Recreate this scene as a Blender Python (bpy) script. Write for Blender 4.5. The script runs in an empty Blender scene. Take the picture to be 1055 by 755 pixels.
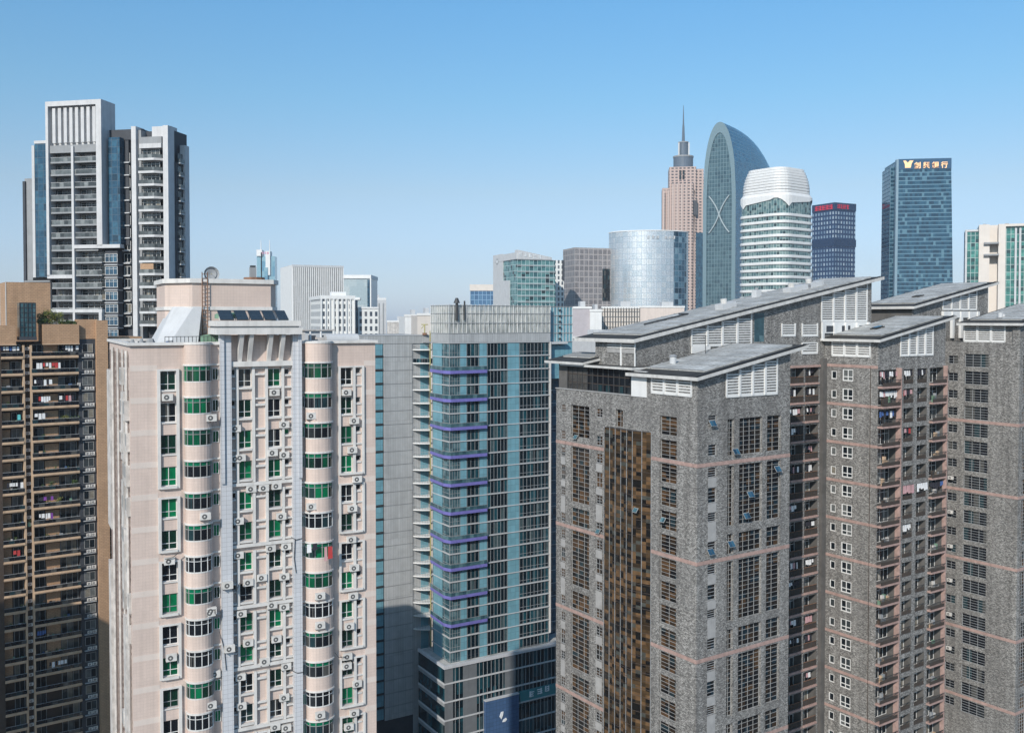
import bpy, math, random
from mathutils import Vector, Matrix
R = math.radians
rnd = random.Random(7)
scene = bpy.context.scene
col = scene.collection
# ---------------------------------------------------------------- camera, sky, sun, exposure
H = 108.0                      # eye height above the street
FPX, CX, CY, HOR = 975.0, 527.5, 353.0, 329.0   # focal length in px, principal point, horizon row of a 1055x755 frame
PITCH = math.atan((CY - HOR) / FPX)
cam = bpy.data.cameras.new('camera')
camo = bpy.data.objects.new('camera', cam); col.objects.link(camo)
camo.location = (0, 0, H); camo.rotation_euler = (R(90) - PITCH, 0, 0)
cam.sensor_width = 36.0; cam.lens = FPX / 1055 * 36
cam.shift_y = -(377.5 - CY) / 1055
cam.clip_start = 0.5; cam.clip_end = 20000
scene.camera = camo
SUN_AZ = math.atan2(-0.36, -0.933); SUN_EL = R(31)
w = bpy.data.worlds.new('World'); scene.world = w; w.use_nodes = True
nt = w.node_tree
sky = nt.nodes.new('ShaderNodeTexSky'); sky.sky_type = 'NISHITA'; sky.sun_disc = False
sky.sun_elevation = SUN_EL; sky.sun_rotation = SUN_AZ
sky.altitude = 100; sky.air_density = 1.0; sky.dust_density = 0.6; sky.ozone_density = 3.0
bg = nt.nodes['Background']; bg.inputs['Strength'].default_value = 0.11
tcw = nt.nodes.new('ShaderNodeTexCoord'); spw = nt.nodes.new('ShaderNodeSeparateXYZ')   # bluer high sky, milky blue horizon
nt.links.new(tcw.outputs['Generated'], spw.inputs[0])
mrw = nt.nodes.new('ShaderNodeMapRange'); mrw.inputs['From Max'].default_value = .4; nt.links.new(spw.outputs['Z'], mrw.inputs['Value'])
crw = nt.nodes.new('ShaderNodeValToRGB'); ew = crw.color_ramp.elements
for i, (p_, c_) in enumerate([(0, (.40,.47,.71)), (.1, (.43,.465,.60)), (.33, (.5,.5,.5)), (.56, (.42,.57,.575)), (.78, (.38,.615,.66))]):
    e_ = ew[i] if i < 2 else ew.new(p_)
    e_.position = p_; e_.color = (*c_, 1)
nt.links.new(mrw.outputs[0], crw.inputs[0])
mxw = nt.nodes.new('ShaderNodeMix'); mxw.data_type = 'RGBA'; mxw.blend_type = 'MULTIPLY'; mxw.inputs[0].default_value = 1
nt.links.new(sky.outputs['Color'], mxw.inputs[6]); nt.links.new(crw.outputs[0], mxw.inputs[7])
dbl = nt.nodes.new('ShaderNodeVectorMath'); dbl.operation = 'SCALE'; dbl.inputs['Scale'].default_value = 2.0
nt.links.new(mxw.outputs[2], dbl.inputs[0]); nt.links.new(dbl.outputs[0], bg.inputs['Color'])
sl = bpy.data.lights.new('sun', 'SUN'); sl.energy = 4.0; sl.angle = R(0.53); sl.color = (1.0, 0.93, 0.84)
so = bpy.data.objects.new('sun', sl); col.objects.link(so)
sd = Vector((math.sin(SUN_AZ) * math.cos(SUN_EL), math.cos(SUN_AZ) * math.cos(SUN_EL), math.sin(SUN_EL)))
so.rotation_euler = sd.to_track_quat('Z', 'Y').to_euler(); so.location = (-60, -60, 300)
scene.view_settings.view_transform = 'Standard'; scene.view_settings.look = 'None'
scene.view_settings.exposure = 0.15; scene.view_settings.gamma = 1.0
scene.view_settings.use_curve_mapping = False
scene.cycles.max_bounces = 6; scene.cycles.volume_bounces = 0
scene.cycles.transparent_max_bounces = 8

# ---------------------------------------------------------------- helpers
def ray(px, py):
    cp, sp = math.cos(PITCH), math.sin(PITCH)
    k = (CY - py) / FPX
    return Vector(((px - CX) / FPX, cp + sp * k, -sp + cp * k))
def at(px, py, D):             # point of the view ray at ground distance D
    d = ray(px, py); return Vector((0, 0, H)) + d * (D / d.y)

class MB:
    def __init__(s): s.f = []; s.m = []; s.uv = []; s.mats = []; s.T = None
    def mi(s, m):
        if m not in s.mats: s.mats.append(m)
        return s.mats.index(m)
    def face(s, pts, m, uv=None):
        p = [Vector(q) for q in pts]
        if uv is None:
            n = (p[1] - p[0]).cross(p[2] - p[0])
            if n.length > 1e-9: n.normalize()
            if abs(n.z) > 0.8: uv = [(q.x, q.y) for q in p]
            else:
                t = Vector((-n.y, n.x, 0)); 
                if t.length > 1e-9: t.normalize()
                if abs(t.x) > abs(t.y):
                    if t.x < 0: t = -t
                elif t.y < 0: t = -t
                uv = [(t.dot(q), q.z) for q in p]
        if s.T is not None: p = [s.T @ q for q in p]
        s.f.append(p); s.m.append(s.mi(m)); s.uv.append(uv)
    def box(s, x0, x1, y0, y1, z0, z1, m, top=None, skip=''):
        a = [(x0,y0),(x1,y0),(x1,y1),(x0,y1)]
        for i, nm in enumerate('frbl'):
            if nm in skip: continue
            p, q = a[i], a[(i+1) % 4]
            s.face([(p[0],p[1],z0),(q[0],q[1],z0),(q[0],q[1],z1),(p[0],p[1],z1)], m)
        if 't' not in skip: s.face([(x,y,z1) for x, y in a], top or m)
        if 'd' not in skip: s.face([(x,y,z0) for x, y in reversed(a)], m)
    def prism(s, poly, z0, z1, m, top=None, z1b=None, perim=False, wall=True):
        n = len(poly); acc = 0
        zt = z1b or [z1] * n
        for i in range(n if wall else 0):
            p, q = poly[i], poly[(i+1) % n]
            L = math.hypot(q[0]-p[0], q[1]-p[1])
            uv = [(acc,z0),(acc+L,z0),(acc+L,zt[(i+1)%n]),(acc,zt[i])] if perim else None
            s.face([(p[0],p[1],z0),(q[0],q[1],z0),(q[0],q[1],zt[(i+1)%n]),(p[0],p[1],zt[i])], m, uv); acc += L
        s.face([(p[0],p[1],zt[i]) for i, p in enumerate(poly)], top or m)
        s.face([(p[0],p[1],z0) for p in reversed(poly)], m)
    def loft(s, rings, m, cap=True):     # rings of equal point count (3-D), perimeter uv
        for A, B in zip(rings, rings[1:]):
            acc = 0; n = len(A)
            for i in range(n):
                j = (i+1) % n
                L = (Vector(A[j]) - Vector(A[i])).length
                s.face([A[i], A[j], B[j], B[i]], m, [(acc,A[i][2]),(acc+L,A[j][2]),(acc+L,B[j][2]),(acc,B[i][2])]); acc += L
        if cap:
            s.face(list(reversed(rings[0])), m); s.face(rings[-1], m)
    def bar(s, p, q, r, m, n=6):
        p, q = Vector(p), Vector(q); d = (q - p).normalized()
        a = d.orthogonal().normalized(); b = d.cross(a)
        c = [a * (r * math.cos(2*math.pi*i/n)) + b * (r * math.sin(2*math.pi*i/n)) for i in range(n)]
        for i in range(n):
            j = (i+1) % n; s.face([p+c[i], p+c[j], q+c[j], q+c[i]], m)
        s.face([p+x for x in reversed(c)], m); s.face([q+x for x in c], m)
    def cyl(s, x, y, z0, z1, r, m, n=16, r1=None, top=None):
        r1 = r if r1 is None else r1
        A = [(x+r*math.cos(2*math.pi*i/n), y+r*math.sin(2*math.pi*i/n), z0) for i in range(n)]
        B = [(x+r1*math.cos(2*math.pi*i/n), y+r1*math.sin(2*math.pi*i/n), z1) for i in range(n)]
        s.loft([A, B], m)
    def mesh(s, name, smooth=False):
        me = bpy.data.meshes.new(name); V = []; F = []
        for p in s.f:
            F.append(list(range(len(V), len(V)+len(p)))); V.extend(tuple(q) for q in p)
        me.from_pydata(V, [], F)
        for m in s.mats: me.materials.append(m)
        me.polygons.foreach_set('material_index', s.m)
        ul = me.uv_layers.new(name='UVMap')
        ul.data.foreach_set('uv', [c for u in s.uv for q in u for c in q])
        if smooth:
            import bmesh
            b = bmesh.new(); b.from_mesh(me); bmesh.ops.remove_doubles(b, verts=b.verts, dist=0.001)
            bmesh.ops.recalc_face_normals(b, faces=b.faces)
            b.to_mesh(me); b.free()
            me.polygons.foreach_set('use_smooth', [True]*len(me.polygons))
        me.update(); return me
    def build(s, name, parent=None, label=None, kind=None, smooth=False):
        o = bpy.data.objects.new(name, s.mesh(name, smooth)); col.objects.link(o)
        o.parent = parent
        if label: o['label'] = label
        if kind: o['kind'] = kind
        return o
def inst(name, me, parent, loc=(0,0,0), rz=0):
    o = bpy.data.objects.new(name, me); col.objects.link(o); o.parent = parent
    o.location = loc; o.rotation_euler = (0,0,rz); return o
def tag(o, label, cat, group=None):
    o['label'] = label; o['category'] = cat
    if group: o['group'] = group
    return o
def empty(name, loc, rz, label, cat, group=None):
    o = bpy.data.objects.new(name, None); col.objects.link(o); o.empty_display_size = 1
    o.location = loc; o.rotation_euler = (0,0,rz); return tag(o, label, cat, group)

def wall(mb, face, c, a0, a1, z0, z1, holes, depth, m, mr=None):
    """plane wall with real rectangular openings; F: plane y=c, L: plane x=c, a runs along it"""
    P = (lambda a, z, d: (a, c + d, z)) if face == 'F' else (lambda a, z, d: (c + d, a, z))
    hs = [(max(a0,h[0]), min(a1,h[1]), max(z0,h[2]), min(z1,h[3])) for h in holes]
    hs = [h for h in hs if h[1] - h[0] > .01 and h[3] - h[2] > .01]
    Z = sorted({z0, z1} | {round(h[2],4) for h in hs} | {round(h[3],4) for h in hs})
    for za, zb in zip(Z, Z[1:]):
        if zb - za < 1e-4: continue
        zm = (za + zb) / 2
        cut = sorted((h[0], h[1]) for h in hs if h[2] < zm < h[3])
        a = a0
        for p, q in cut + [(a1, a1)]:
            if p - a > 1e-4: mb.face([P(a,za,0),P(p,za,0),P(p,zb,0),P(a,zb,0)], m)
            a = max(a, q)
    for p, q, za, zb in hs:
        r = mr or m
        mb.face([P(p,za,0),P(p,zb,0),P(p,zb,depth),P(p,za,depth)], r)
        mb.face([P(q,za,0),P(q,zb,0),P(q,zb,depth),P(q,za,depth)], r)
        mb.face([P(p,za,0),P(q,za,0),P(q,za,depth),P(p,za,depth)], r)
        mb.face([P(p,zb,0),P(q,zb,0),P(q,zb,depth),P(p,zb,depth)], r)

CACHE = {}
def frame_mesh(wd, ht, xs, zs, t, fm):
    k = ('fr', wd, ht, xs, zs, t, fm.name)
    if k not in CACHE:
        mb = MB(); frame_into(mb, wd, ht, xs, zs, t, fm); CACHE[k] = mb.mesh('window_frame')
    return CACHE[k]
def frame_into(mb, wd, ht, xs, zs, t, fm):
    y0, y1 = -.04, .03
    mb.box(0, t, y0, y1, 0, ht, fm, skip='b'); mb.box(wd-t, wd, y0, y1, 0, ht, fm, skip='b')
    mb.box(t, wd-t, y0, y1, 0, t, fm, skip='b'); mb.box(t, wd-t, y0, y1, ht-t, ht, fm, skip='b')
    for x in xs: mb.box(wd*x-t*.4, wd*x+t*.4, y0+.004, y1, t, ht-t, fm, skip='btd')
    for z in zs: mb.box(t, wd-t, y0+.008, y1, ht*z-t*.4, ht*z+t*.4, fm, skip='blr')
def pane_mesh(wd, ht, pm):
    k = ('pn', wd, ht, pm.name)
    if k not in CACHE:
        mb = MB(); mb.face([(0,.02,0),(wd,.02,0),(wd,.02,ht),(0,.02,ht)], pm); CACHE[k] = mb.mesh('pane')
    return CACHE[k]
def even(n): return tuple(round(i/n, 4) for i in range(1, n))

class Bld:
    def __init__(s, name, label, cat, px=None, D=None, ang=0, xy=None, group=None):
        if xy is None:
            p = at(px, HOR, D); xy = (p.x, p.y)
        s.o = Vector((xy[0], xy[1], 0)); s.a = R(ang)
        s.root = empty(name, s.o, s.a, label, cat, group)
        s.wins = {}; s.acs = []
        s.Ti = Matrix.Rotation(-s.a, 3, 'Z')
    def loc(s, px, py, plane, c):
        d = s.Ti @ ray(px, py); o = s.Ti @ (Vector((0,0,H)) - s.o)
        i = 1 if plane == 'F' else 0
        return o + d * ((c - o[i]) / d[i])
    def F(s, px, py, y=0): p = s.loc(px, py, 'F', y); return p.x, p.z
    def L(s, px, py, x=0): p = s.loc(px, py, 'L', x); return p.y, p.z
    def u(s, px, py=450, y=0): return s.F(px, py, y)[0]
    def v(s, px, py=450, x=0): return s.L(px, py, x)[0]
    def world(s, x, y): return (s.o + Matrix.Rotation(s.a, 3, 'Z') @ Vector((x, y, 0)))
    def part(s, name, mb, label=None, kind=None, smooth=False): return mb.build(name, s.root, label, kind, smooth)
    def win(s, name, face, c, a0, a1, z0, z1, xs, zs, fm, pm, t=.08, depth=.18):
        if isinstance(xs, int): xs = even(xs)
        if isinstance(zs, int): zs = even(zs)
        wd, ht = round(a1-a0, 2), round(z1-z0, 2)
        loc = (a0, c+depth, z0) if face == 'F' else (c+depth, a1, z0)
        s.wins.setdefault(name, []).append((loc, 0 if face == 'F' else -math.pi/2, wd, ht, xs, zs, t, fm, pm))
        return (a0, a1, z0, z1)
    def flush(s, cap=96):
        for name, L in s.wins.items():
            L.sort(key=lambda q: (-q[0][2] if True else 0))
            many = len(L) > cap
            for q in L[:cap]:
                o = inst(name, frame_mesh(q[2],q[3],q[4],q[5],q[6],q[7]), s.root, q[0], q[1])
                inst('pane', pane_mesh(q[2],q[3],q[8]), o)
            if many:
                mb = MB()
                for q in L[cap:]:
                    mb.T = Matrix.Translation(q[0]) @ Matrix.Rotation(q[1], 4, 'Z')
                    frame_into(mb, *q[2:8])
                    mb.face([(0,.02,0),(q[2],.02,0),(q[2],.02,q[3]),(0,.02,q[3])], q[8])
                s.part(name + 's', mb, kind='stuff')

# ---------------------------------------------------------------- materials
def newmat(name):
    m = bpy.data.materials.new(name); m.use_nodes = True
    n = m.node_tree; return m, n, n.nodes['Principled BSDF']
def N(n, t, **k):
    x = n.nodes.new(t)
    for a, b in k.items(): setattr(x, a, b)
    return x
def math_(n, op, a, b=None):
    x = N(n, 'ShaderNodeMath', operation=op)
    for i, q in enumerate((a, b)):
        if q is None: continue
        if isinstance(q, (int, float)): x.inputs[i].default_value = q
        else: n.links.new(q, x.inputs[i])
    return x.outputs[0]
def ramp(n, fac, stops, mode='LINEAR'):
    r = N(n, 'ShaderNodeValToRGB'); r.color_ramp.interpolation = mode
    e = r.color_ramp.elements
    while len(e) < len(stops): e.new(0.5)
    for i, (p, c) in enumerate(stops): e[i].position = p; e[i].color = (*c, 1)
    n.links.new(fac, r.inputs['Fac']); return r.outputs['Color']
def mixc(n, fac, a, b, blend='MIX'):
    x = N(n, 'ShaderNodeMix', data_type='RGBA', blend_type=blend)
    for q, i in ((fac, 0), (a, 6), (b, 7)):
        if isinstance(q, (int, float)): x.inputs[i].default_value = q
        elif isinstance(q, tuple): x.inputs[i].default_value = (*q, 1)
        else: n.links.new(q, x.inputs[i])
    return x.outputs[2]
def sc_(c, k): return tuple(min(1, v*k) for v in c)
def plain(name, c, rough=.7, var=.12, scale=.6, streak=0.0, metal=0, spec=.3, grid=None, bump=0):
    """painted / tiled / concrete surface: blotches, run-down streaks and optional joint grid (all in metres)"""
    m, n, b = newmat(name)
    g = N(n, 'ShaderNodeNewGeometry'); tc = N(n, 'ShaderNodeTexCoord')
    nz = N(n, 'ShaderNodeTexNoise'); nz.inputs['Scale'].default_value = scale; nz.inputs['Detail'].default_value = 6
    nz.inputs['Roughness'].default_value = .65
    n.links.new(g.outputs['Position'], nz.inputs['Vector'])
    c_ = ramp(n, nz.outputs['Fac'], [(.3, sc_(c, 1-var)), (.7, sc_(c, 1+var))])
    if streak:
        mp = N(n, 'ShaderNodeMapping'); mp.inputs['Scale'].default_value = (1.6, 1.6, .06)
        n.links.new(g.outputs['Position'], mp.inputs['Vector'])
        n2 = N(n, 'ShaderNodeTexNoise'); n2.inputs['Scale'].default_value = 1.0; n2.inputs['Detail'].default_value = 4
        n.links.new(mp.outputs[0], n2.inputs['Vector'])
        f = ramp(n, n2.outputs['Fac'], [(.5, (0,0,0)), (.75, (1,1,1))])
        f2 = math_(n, 'MULTIPLY', f, streak)
        c_ = mixc(n, f2, c_, sc_(c, .45))
    if grid:
        br = N(n, 'ShaderNodeTexBrick'); br.offset = grid[3] if len(grid) > 3 else 0.0
        br.inputs['Scale'].default_value = 1; br.inputs['Brick Width'].default_value = grid[0]
        br.inputs['Row Height'].default_value = grid[1]; br.inputs['Mortar Size'].default_value = grid[2]
        br.inputs['Color1'].default_value = (1,1,1,1); v_ = grid[4] if len(grid) > 4 else .86; br.inputs['Color2'].default_value = (v_,v_,v_,1)
        br.inputs['Mortar'].default_value = (.5,.5,.5,1)
        n.links.new(tc.outputs['UV'], br.inputs['Vector'])
        c_ = mixc(n, 1.0, c_, br.outputs['Color'], 'MULTIPLY')
    n.links.new(c_, b.inputs['Base Color'])
    b.inputs['Roughness'].default_value = rough; b.inputs['Metallic'].default_value = metal
    b.inputs['Specular IOR Level'].default_value = spec
    return m
def stone(name, lo, hi, tint):
    """grey mosaic of small split stone tiles"""
    m, n, b = newmat(name); tc = N(n, 'ShaderNodeTexCoord'); g = N(n, 'ShaderNodeNewGeometry')
    br = N(n, 'ShaderNodeTexBrick'); br.offset = .5
    br.inputs['Scale'].default_value = 1; br.inputs['Brick Width'].default_value = .30
    br.inputs['Row Height'].default_value = .15; br.inputs['Mortar Size'].default_value = .02
    br.inputs['Color1'].default_value = (0,0,0,1); br.inputs['Color2'].default_value = (1,1,1,1)
    br.inputs['Mortar'].default_value = (.2,.2,.2,1); br.inputs['Bias'].default_value = 0
    n.links.new(tc.outputs['UV'], br.inputs['Vector'])
    nz = N(n, 'ShaderNodeTexNoise'); nz.inputs['Scale'].default_value = 9.0; nz.inputs['Detail'].default_value = 3
    n.links.new(g.outputs['Position'], nz.inputs['Vector'])
    s1 = math_(n, 'MULTIPLY', br.outputs['Color'], .50)
    s2 = math_(n, 'MULTIPLY', math_(n, 'SUBTRACT', nz.outputs['Fac'], .3), 1.1)
    f = math_(n, 'ADD', s1, s2)
    big = N(n, 'ShaderNodeTexNoise'); big.inputs['Scale'].default_value = .13; big.inputs['Detail'].default_value = 3
    n.links.new(g.outputs['Position'], big.inputs['Vector'])
    c_ = ramp(n, f, [(.18, lo), (.55, sc_(hi, .52)), (.92, hi)])
    c_ = mixc(n, math_(n, 'MULTIPLY', math_(n, 'SUBTRACT', big.outputs['Fac'], .4), 1.2), c_, tint, 'MIX')
    n.links.new(c_, b.inputs['Base Color']); b.inputs['Roughness'].default_value = .85
    mp = N(n, 'ShaderNodeMapping'); mp.inputs['Scale'].default_value = (1.1, 1.1, .05)     # rain streaks
    n.links.new(g.outputs['Position'], mp.inputs['Vector'])
    st = N(n, 'ShaderNodeTexNoise'); st.inputs['Scale'].default_value = 1.0; st.inputs['Detail'].default_value = 5
    n.links.new(mp.outputs[0], st.inputs['Vector'])
    c_ = mixc(n, 1.0, c_, ramp(n, st.outputs['Fac'], [(.32, (1.1,1.1,1.09)), (.68, (.72,.71,.70))]), 'MULTIPLY')
    n.links.new(c_, b.inputs['Base Color'])
    bp = N(n, 'ShaderNodeBump'); bp.inputs['Strength'].default_value = .4; bp.inputs['Distance'].default_value = .03
    n.links.new(f, bp.inputs['Height']); n.links.new(bp.outputs[0], b.inputs['Normal'])
    return m
def glass(name, pal, cell=(1.2, 1.5), rough=.06, spec=.5, metal=0.0, grid=None, gridc=(.3,.3,.3), wob=.0):
    """window glass: tone differs from pane to pane (blinds, curtains, dark rooms, painted reflections)"""
    m, n, b = newmat(name); tc = N(n, 'ShaderNodeTexCoord'); oi = N(n, 'ShaderNodeObjectInfo')
    sp = N(n, 'ShaderNodeSeparateXYZ'); n.links.new(tc.outputs['UV'], sp.inputs[0])
    cb = N(n, 'ShaderNodeCombineXYZ')
    n.links.new(math_(n, 'FLOOR', math_(n, 'DIVIDE', math_(n,'ADD',sp.outputs[0],.013), cell[0])), cb.inputs[0])
    n.links.new(math_(n, 'FLOOR', math_(n, 'DIVIDE', math_(n,'ADD',sp.outputs[1],.013), cell[1])), cb.inputs[1])
    n.links.new(math_(n, 'MULTIPLY', oi.outputs['Random'], 91.7), cb.inputs[2])
    wn = N(n, 'ShaderNodeTexWhiteNoise', noise_dimensions='3D'); n.links.new(cb.outputs[0], wn.inputs['Vector'])
    tot = sum(p for p, _ in pal); acc = 0; st = []
    for p, c in pal: st.append((acc/tot, c)); acc += p
    c_ = ramp(n, wn.outputs['Value'], st, 'CONSTANT')
    nz = N(n, 'ShaderNodeTexNoise'); nz.inputs['Scale'].default_value = 1.3; nz.inputs['Detail'].default_value = 3
    n.links.new(tc.outputs['UV'], nz.inputs['Vector'])
    k = ramp(n, nz.outputs['Fac'], [(.3, (.55,.55,.55)), (.75, (1.0,1.0,1.0))])
    c_ = mixc(n, 1.0, c_, k, 'MULTIPLY')
    if grid:
        br = N(n, 'ShaderNodeTexBrick'); br.offset = 0
        br.inputs['Scale'].default_value = 1; br.inputs['Brick Width'].default_value = grid[0]
        br.inputs['Row Height'].default_value = grid[1]; br.inputs['Mortar Size'].default_value = grid[2]
        br.inputs['Mortar Smooth'].default_value = 0.0
        n.links.new(tc.outputs['UV'], br.inputs['Vector'])
        c_ = mixc(n, br.outputs['Fac'], c_, gridc)
        n.links.new(math_(n, 'ADD', math_(n, 'MULTIPLY', br.outputs['Fac'], .45), rough), b.inputs['Roughness'])
    else: b.inputs['Roughness'].default_value = rough
    n.links.new(c_, b.inputs['Base Color'])
    b.inputs['Specular IOR Level'].default_value = spec; b.inputs['Metallic'].default_value = metal
    if wob:
        n3 = N(n, 'ShaderNodeTexNoise'); n3.inputs['Scale'].default_value = .25
        n.links.new(tc.outputs['UV'], n3.inputs['Vector'])
        bp = N(n, 'ShaderNodeBump'); bp.inputs['Strength'].default_value = wob; bp.inputs['Distance'].default_value = .4
        n.links.new(n3.outputs['Fac'], bp.inputs['Height']); n.links.new(bp.outputs[0], b.inputs['Normal'])
    return m
HAZE = 0.0001
M = {}
M['white'] = plain('white_paint', (.70,.70,.69), .5, .06, .5, .15)
M['offwhite'] = plain('off_white_paint', (.53,.53,.535), .5, .08, .6, .25)
M['trim'] = plain('grey_white_trim', (.62,.60,.575), .6, .1, .8, .35)
M['frame'] = plain('white_window_frame', (.66,.66,.65), .4, .08)
M['framegrey'] = plain('pale_grey_frame', (.31,.31,.305), .5, .08)
M['aluminium'] = plain('grey_frame', (.30,.31,.32), .4, .08)
M['darkmetal'] = plain('dark_metal', (.045,.047,.05), .45, .15)
M['pink'] = plain('pink_tile', (.60,.485,.425), .65, .08, .25, .25, grid=(.3,.303,.003,0,.96))
M['pinkband'] = plain('pale_pink_tile', (.62,.535,.48), .65, .06, .4, .2)
M['pilaster'] = plain('blue_white_tile', (.55,.56,.585), .5, .05, .4, .15, grid=(.45,.45,.012,0,.95))
M['dirtywhite'] = plain('dirty_white_wall', (.52,.495,.47), .8, .3, .9, .6)
M['rooftile'] = plain('dark_roof_edge', (.045,.043,.04), .8, .3, .6)
M['slabtop'] = plain('pale_roof_sheet', (.46,.46,.445), .8, .35, .35, .3, grid=(5.2,.75,.06))
M['slabedge'] = plain('roof_edge_concrete', (.55,.54,.52), .7, .15, .8, .3)
M['stone'] = stone('grey_stone_mosaic', (.08,.078,.075), (.56,.545,.525), (.15,.147,.145))
M['stoneband'] = plain('pink_stone_band', (.37,.255,.225), .8, .25, 1.5, .15)
M['stonepale'] = plain('pale_grey_infill', (.34,.335,.33), .8, .15, .8, .2)
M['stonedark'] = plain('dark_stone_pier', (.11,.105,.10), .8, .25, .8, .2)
M['shadepanel'] = plain('shaded_grey_panel', (.15,.16,.17), .55, .12, .6, .2)  # grey cladding darkened: the podium's shading is put into this colour
M['louvre'] = plain('white_louvre', (.66,.66,.65), .5, .06)
M['tan'] = plain('tan_tile', (.47,.30,.185), .7, .10, .4, .25, grid=(.6,.3,.02,.5))
M['tanedge'] = plain('tan_balcony_edge', (.50,.36,.245), .7, .14, .6, .3)
M['brownwall'] = plain('shade_darkened_brown', (.065,.048,.038), .8, .2, .7)  # brown kept very dark so the recess shade sits in the colour
M['darkwall'] = plain('charcoal_wall', (.05,.055,.065), .6, .15, .5)
M['midgrey'] = plain('mid_grey_wall', (.27,.28,.29), .7, .1, .5, .2)
M['lightgrey'] = plain('light_grey_wall', (.50,.51,.52), .7, .08, .4, .15)
M['cream'] = plain('cream_wall', (.62,.57,.52), .7, .05, .3, .1)
M['purple'] = plain('purple_balcony_panel', (.16,.15,.42), .5, .14, 1.2, .1)
M['panel'] = plain('grey_cladding_panel', (.42,.43,.435), .55, .1, .5, .25, grid=(.62,14.0,.02))
M['palepanel'] = plain('pale_teal_panel', (.16,.34,.41), .35, .10, .7, 0, spec=.5, grid=(1.25,1.6,.03))
M['bluepanel'] = plain('blue_sign_panel', (.06,.12,.24), .5, .1, .6, 0, grid=(.9,.9,.03))
M['tealband'] = plain('teal_sign_band', (.04,.20,.22), .5, .1)
M['signwhite'] = plain('white_sign_letters', (.75,.78,.8), .5, .03)
M['asphalt'] = plain('asphalt', (.05,.05,.05), .9, .2, .4)
M['ground'] = plain('city_ground', (.12,.12,.115), .95, .3, .05)
M['paint'] = plain('road_paint', (.75,.75,.72), .7, .1)
M['rust'] = plain('rusty_steel', (.20,.11,.07), .8, .3, 3)
M['yellow'] = plain('yellow_pipe', (.36,.33,.15), .6, .1)
M['greenbox'] = plain('green_canvas', (.16,.27,.19), .8, .15)
M['solar'] = plain('solar_panel', (.03,.045,.06), .25, .1, 1, 0, spec=.6, grid=(1.2,.6,.03))
M['bark'] = plain('bark', (.10,.07,.05), .9, .3, 3)
M['acbox'] = plain('air_conditioner_case', (.62,.60,.57), .6, .15, 1.5, .25)
M['acfan'] = plain('air_conditioner_fan', (.10,.10,.10), .6, .2, 3)
dk = (.010,.013,.018)
M['g_green'] = glass('green_window_glass', [(4,(.003,.035,.022)),(3,(.0,.10,.045)),(4,(.0,.19,.075)),(1,(.02,.05,.05)),(1,(.006,.012,.014))], (5,5))
M['g_strip'] = glass('green_transom_glass', [(3,(.0,.17,.085)),(1,(.01,.09,.06))], (5,5), .2)
M['g_dark'] = glass('dark_window_glass', [(6,dk),(2,(.03,.035,.04)),(1,(.10,.10,.095)),(1,(.02,.05,.06))], (.9,3), .06, .35)
M['g_home'] = glass('apartment_glass', [(5,(.012,.018,.024)),(3,(.05,.06,.065)),(2,(.16,.17,.17)),(1,(.26,.24,.2))], (.9,3), .06, .35)
M['g_brown'] = glass('brown_window_glass', [(5,(.010,.010,.011)),(3,(.045,.030,.019)),(3,(.12,.066,.032)),(2,(.075,.044,.024)),(1,(.02,.04,.05))], (.85,.62), .06, .3)
M['g_brown2'] = glass('dark_brown_window_glass', [(6,(.008,.009,.011)),(3,(.025,.020,.017)),(1,(.09,.052,.027)),(1,(.05,.032,.02)),(2,(.012,.03,.045))], (.85,.62), .06, .35)
M['g_bronze'] = glass('bronze_curtain_glass', [(4,(.012,.011,.010)),(3,(.09,.056,.028)),(3,(.17,.10,.05)),(3,(.05,.034,.02)),(1,(.08,.085,.075))], (.75,.5), .05, .5, wob=.5)  # bronze tint; the bay's patchy reflection is painted as brown and dark cells
M['g_teal'] = glass('teal_curtain_glass', [(6,(.004,.014,.022)),(3,(.010,.04,.055)),(2,(.015,.08,.105)),(1,(.07,.11,.12))], (.95,3.2), .05, .4)
M['g_greyteal'] = glass('grey_teal_glass', [(2,(.07,.15,.175)),(2,(.04,.10,.125)),(1,(.12,.22,.25))], (.95,1.6), .08, .5)
M['g_rail'] = glass('grey_balcony_glass', [(2,(.16,.18,.185)),(2,(.10,.115,.12)),(1,(.26,.28,.28)),(1,(.06,.07,.075))], (1.1,1.5), .1, .4)
M['g_blue'] = glass('blue_curtain_glass', [(3,(.03,.10,.17)),(2,(.05,.15,.23)),(1,(.02,.06,.10))], (1.5,1.6), .08, .6, .15, (1.5,1.6,.05), (.05,.08,.11))
M['cloud'] = None
# ---------------------------------------------------------------- ground
mb = MB(); mb.box(-4500, 4500, -1200, 4800, -.5, 0, M['ground']); o = mb.build('ground'); o['kind'] = 'structure'
mb = MB(); mb.prism([(-3.0,40),(9,40),(22,420),(6,420)], .0, .012, M['asphalt']); o = mb.build('road'); o['kind'] = 'structure'
mb = MB()
for i in range(44):
    y = 44 + i*8.5; x = 3 + (y-40)/380*11.2
    mb.box(x-.08, x+.08, y, y+3.5, .014, .020, M['paint'])
o = mb.build('road_markings'); o['kind'] = 'structure'
mb = MB(); mb.prism([(-6.0,40),(-3.2,40),(5.8,420),(2.6,420)], 0, .13, M['midgrey']); o = mb.build('pavement'); o['kind'] = 'structure'

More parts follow.
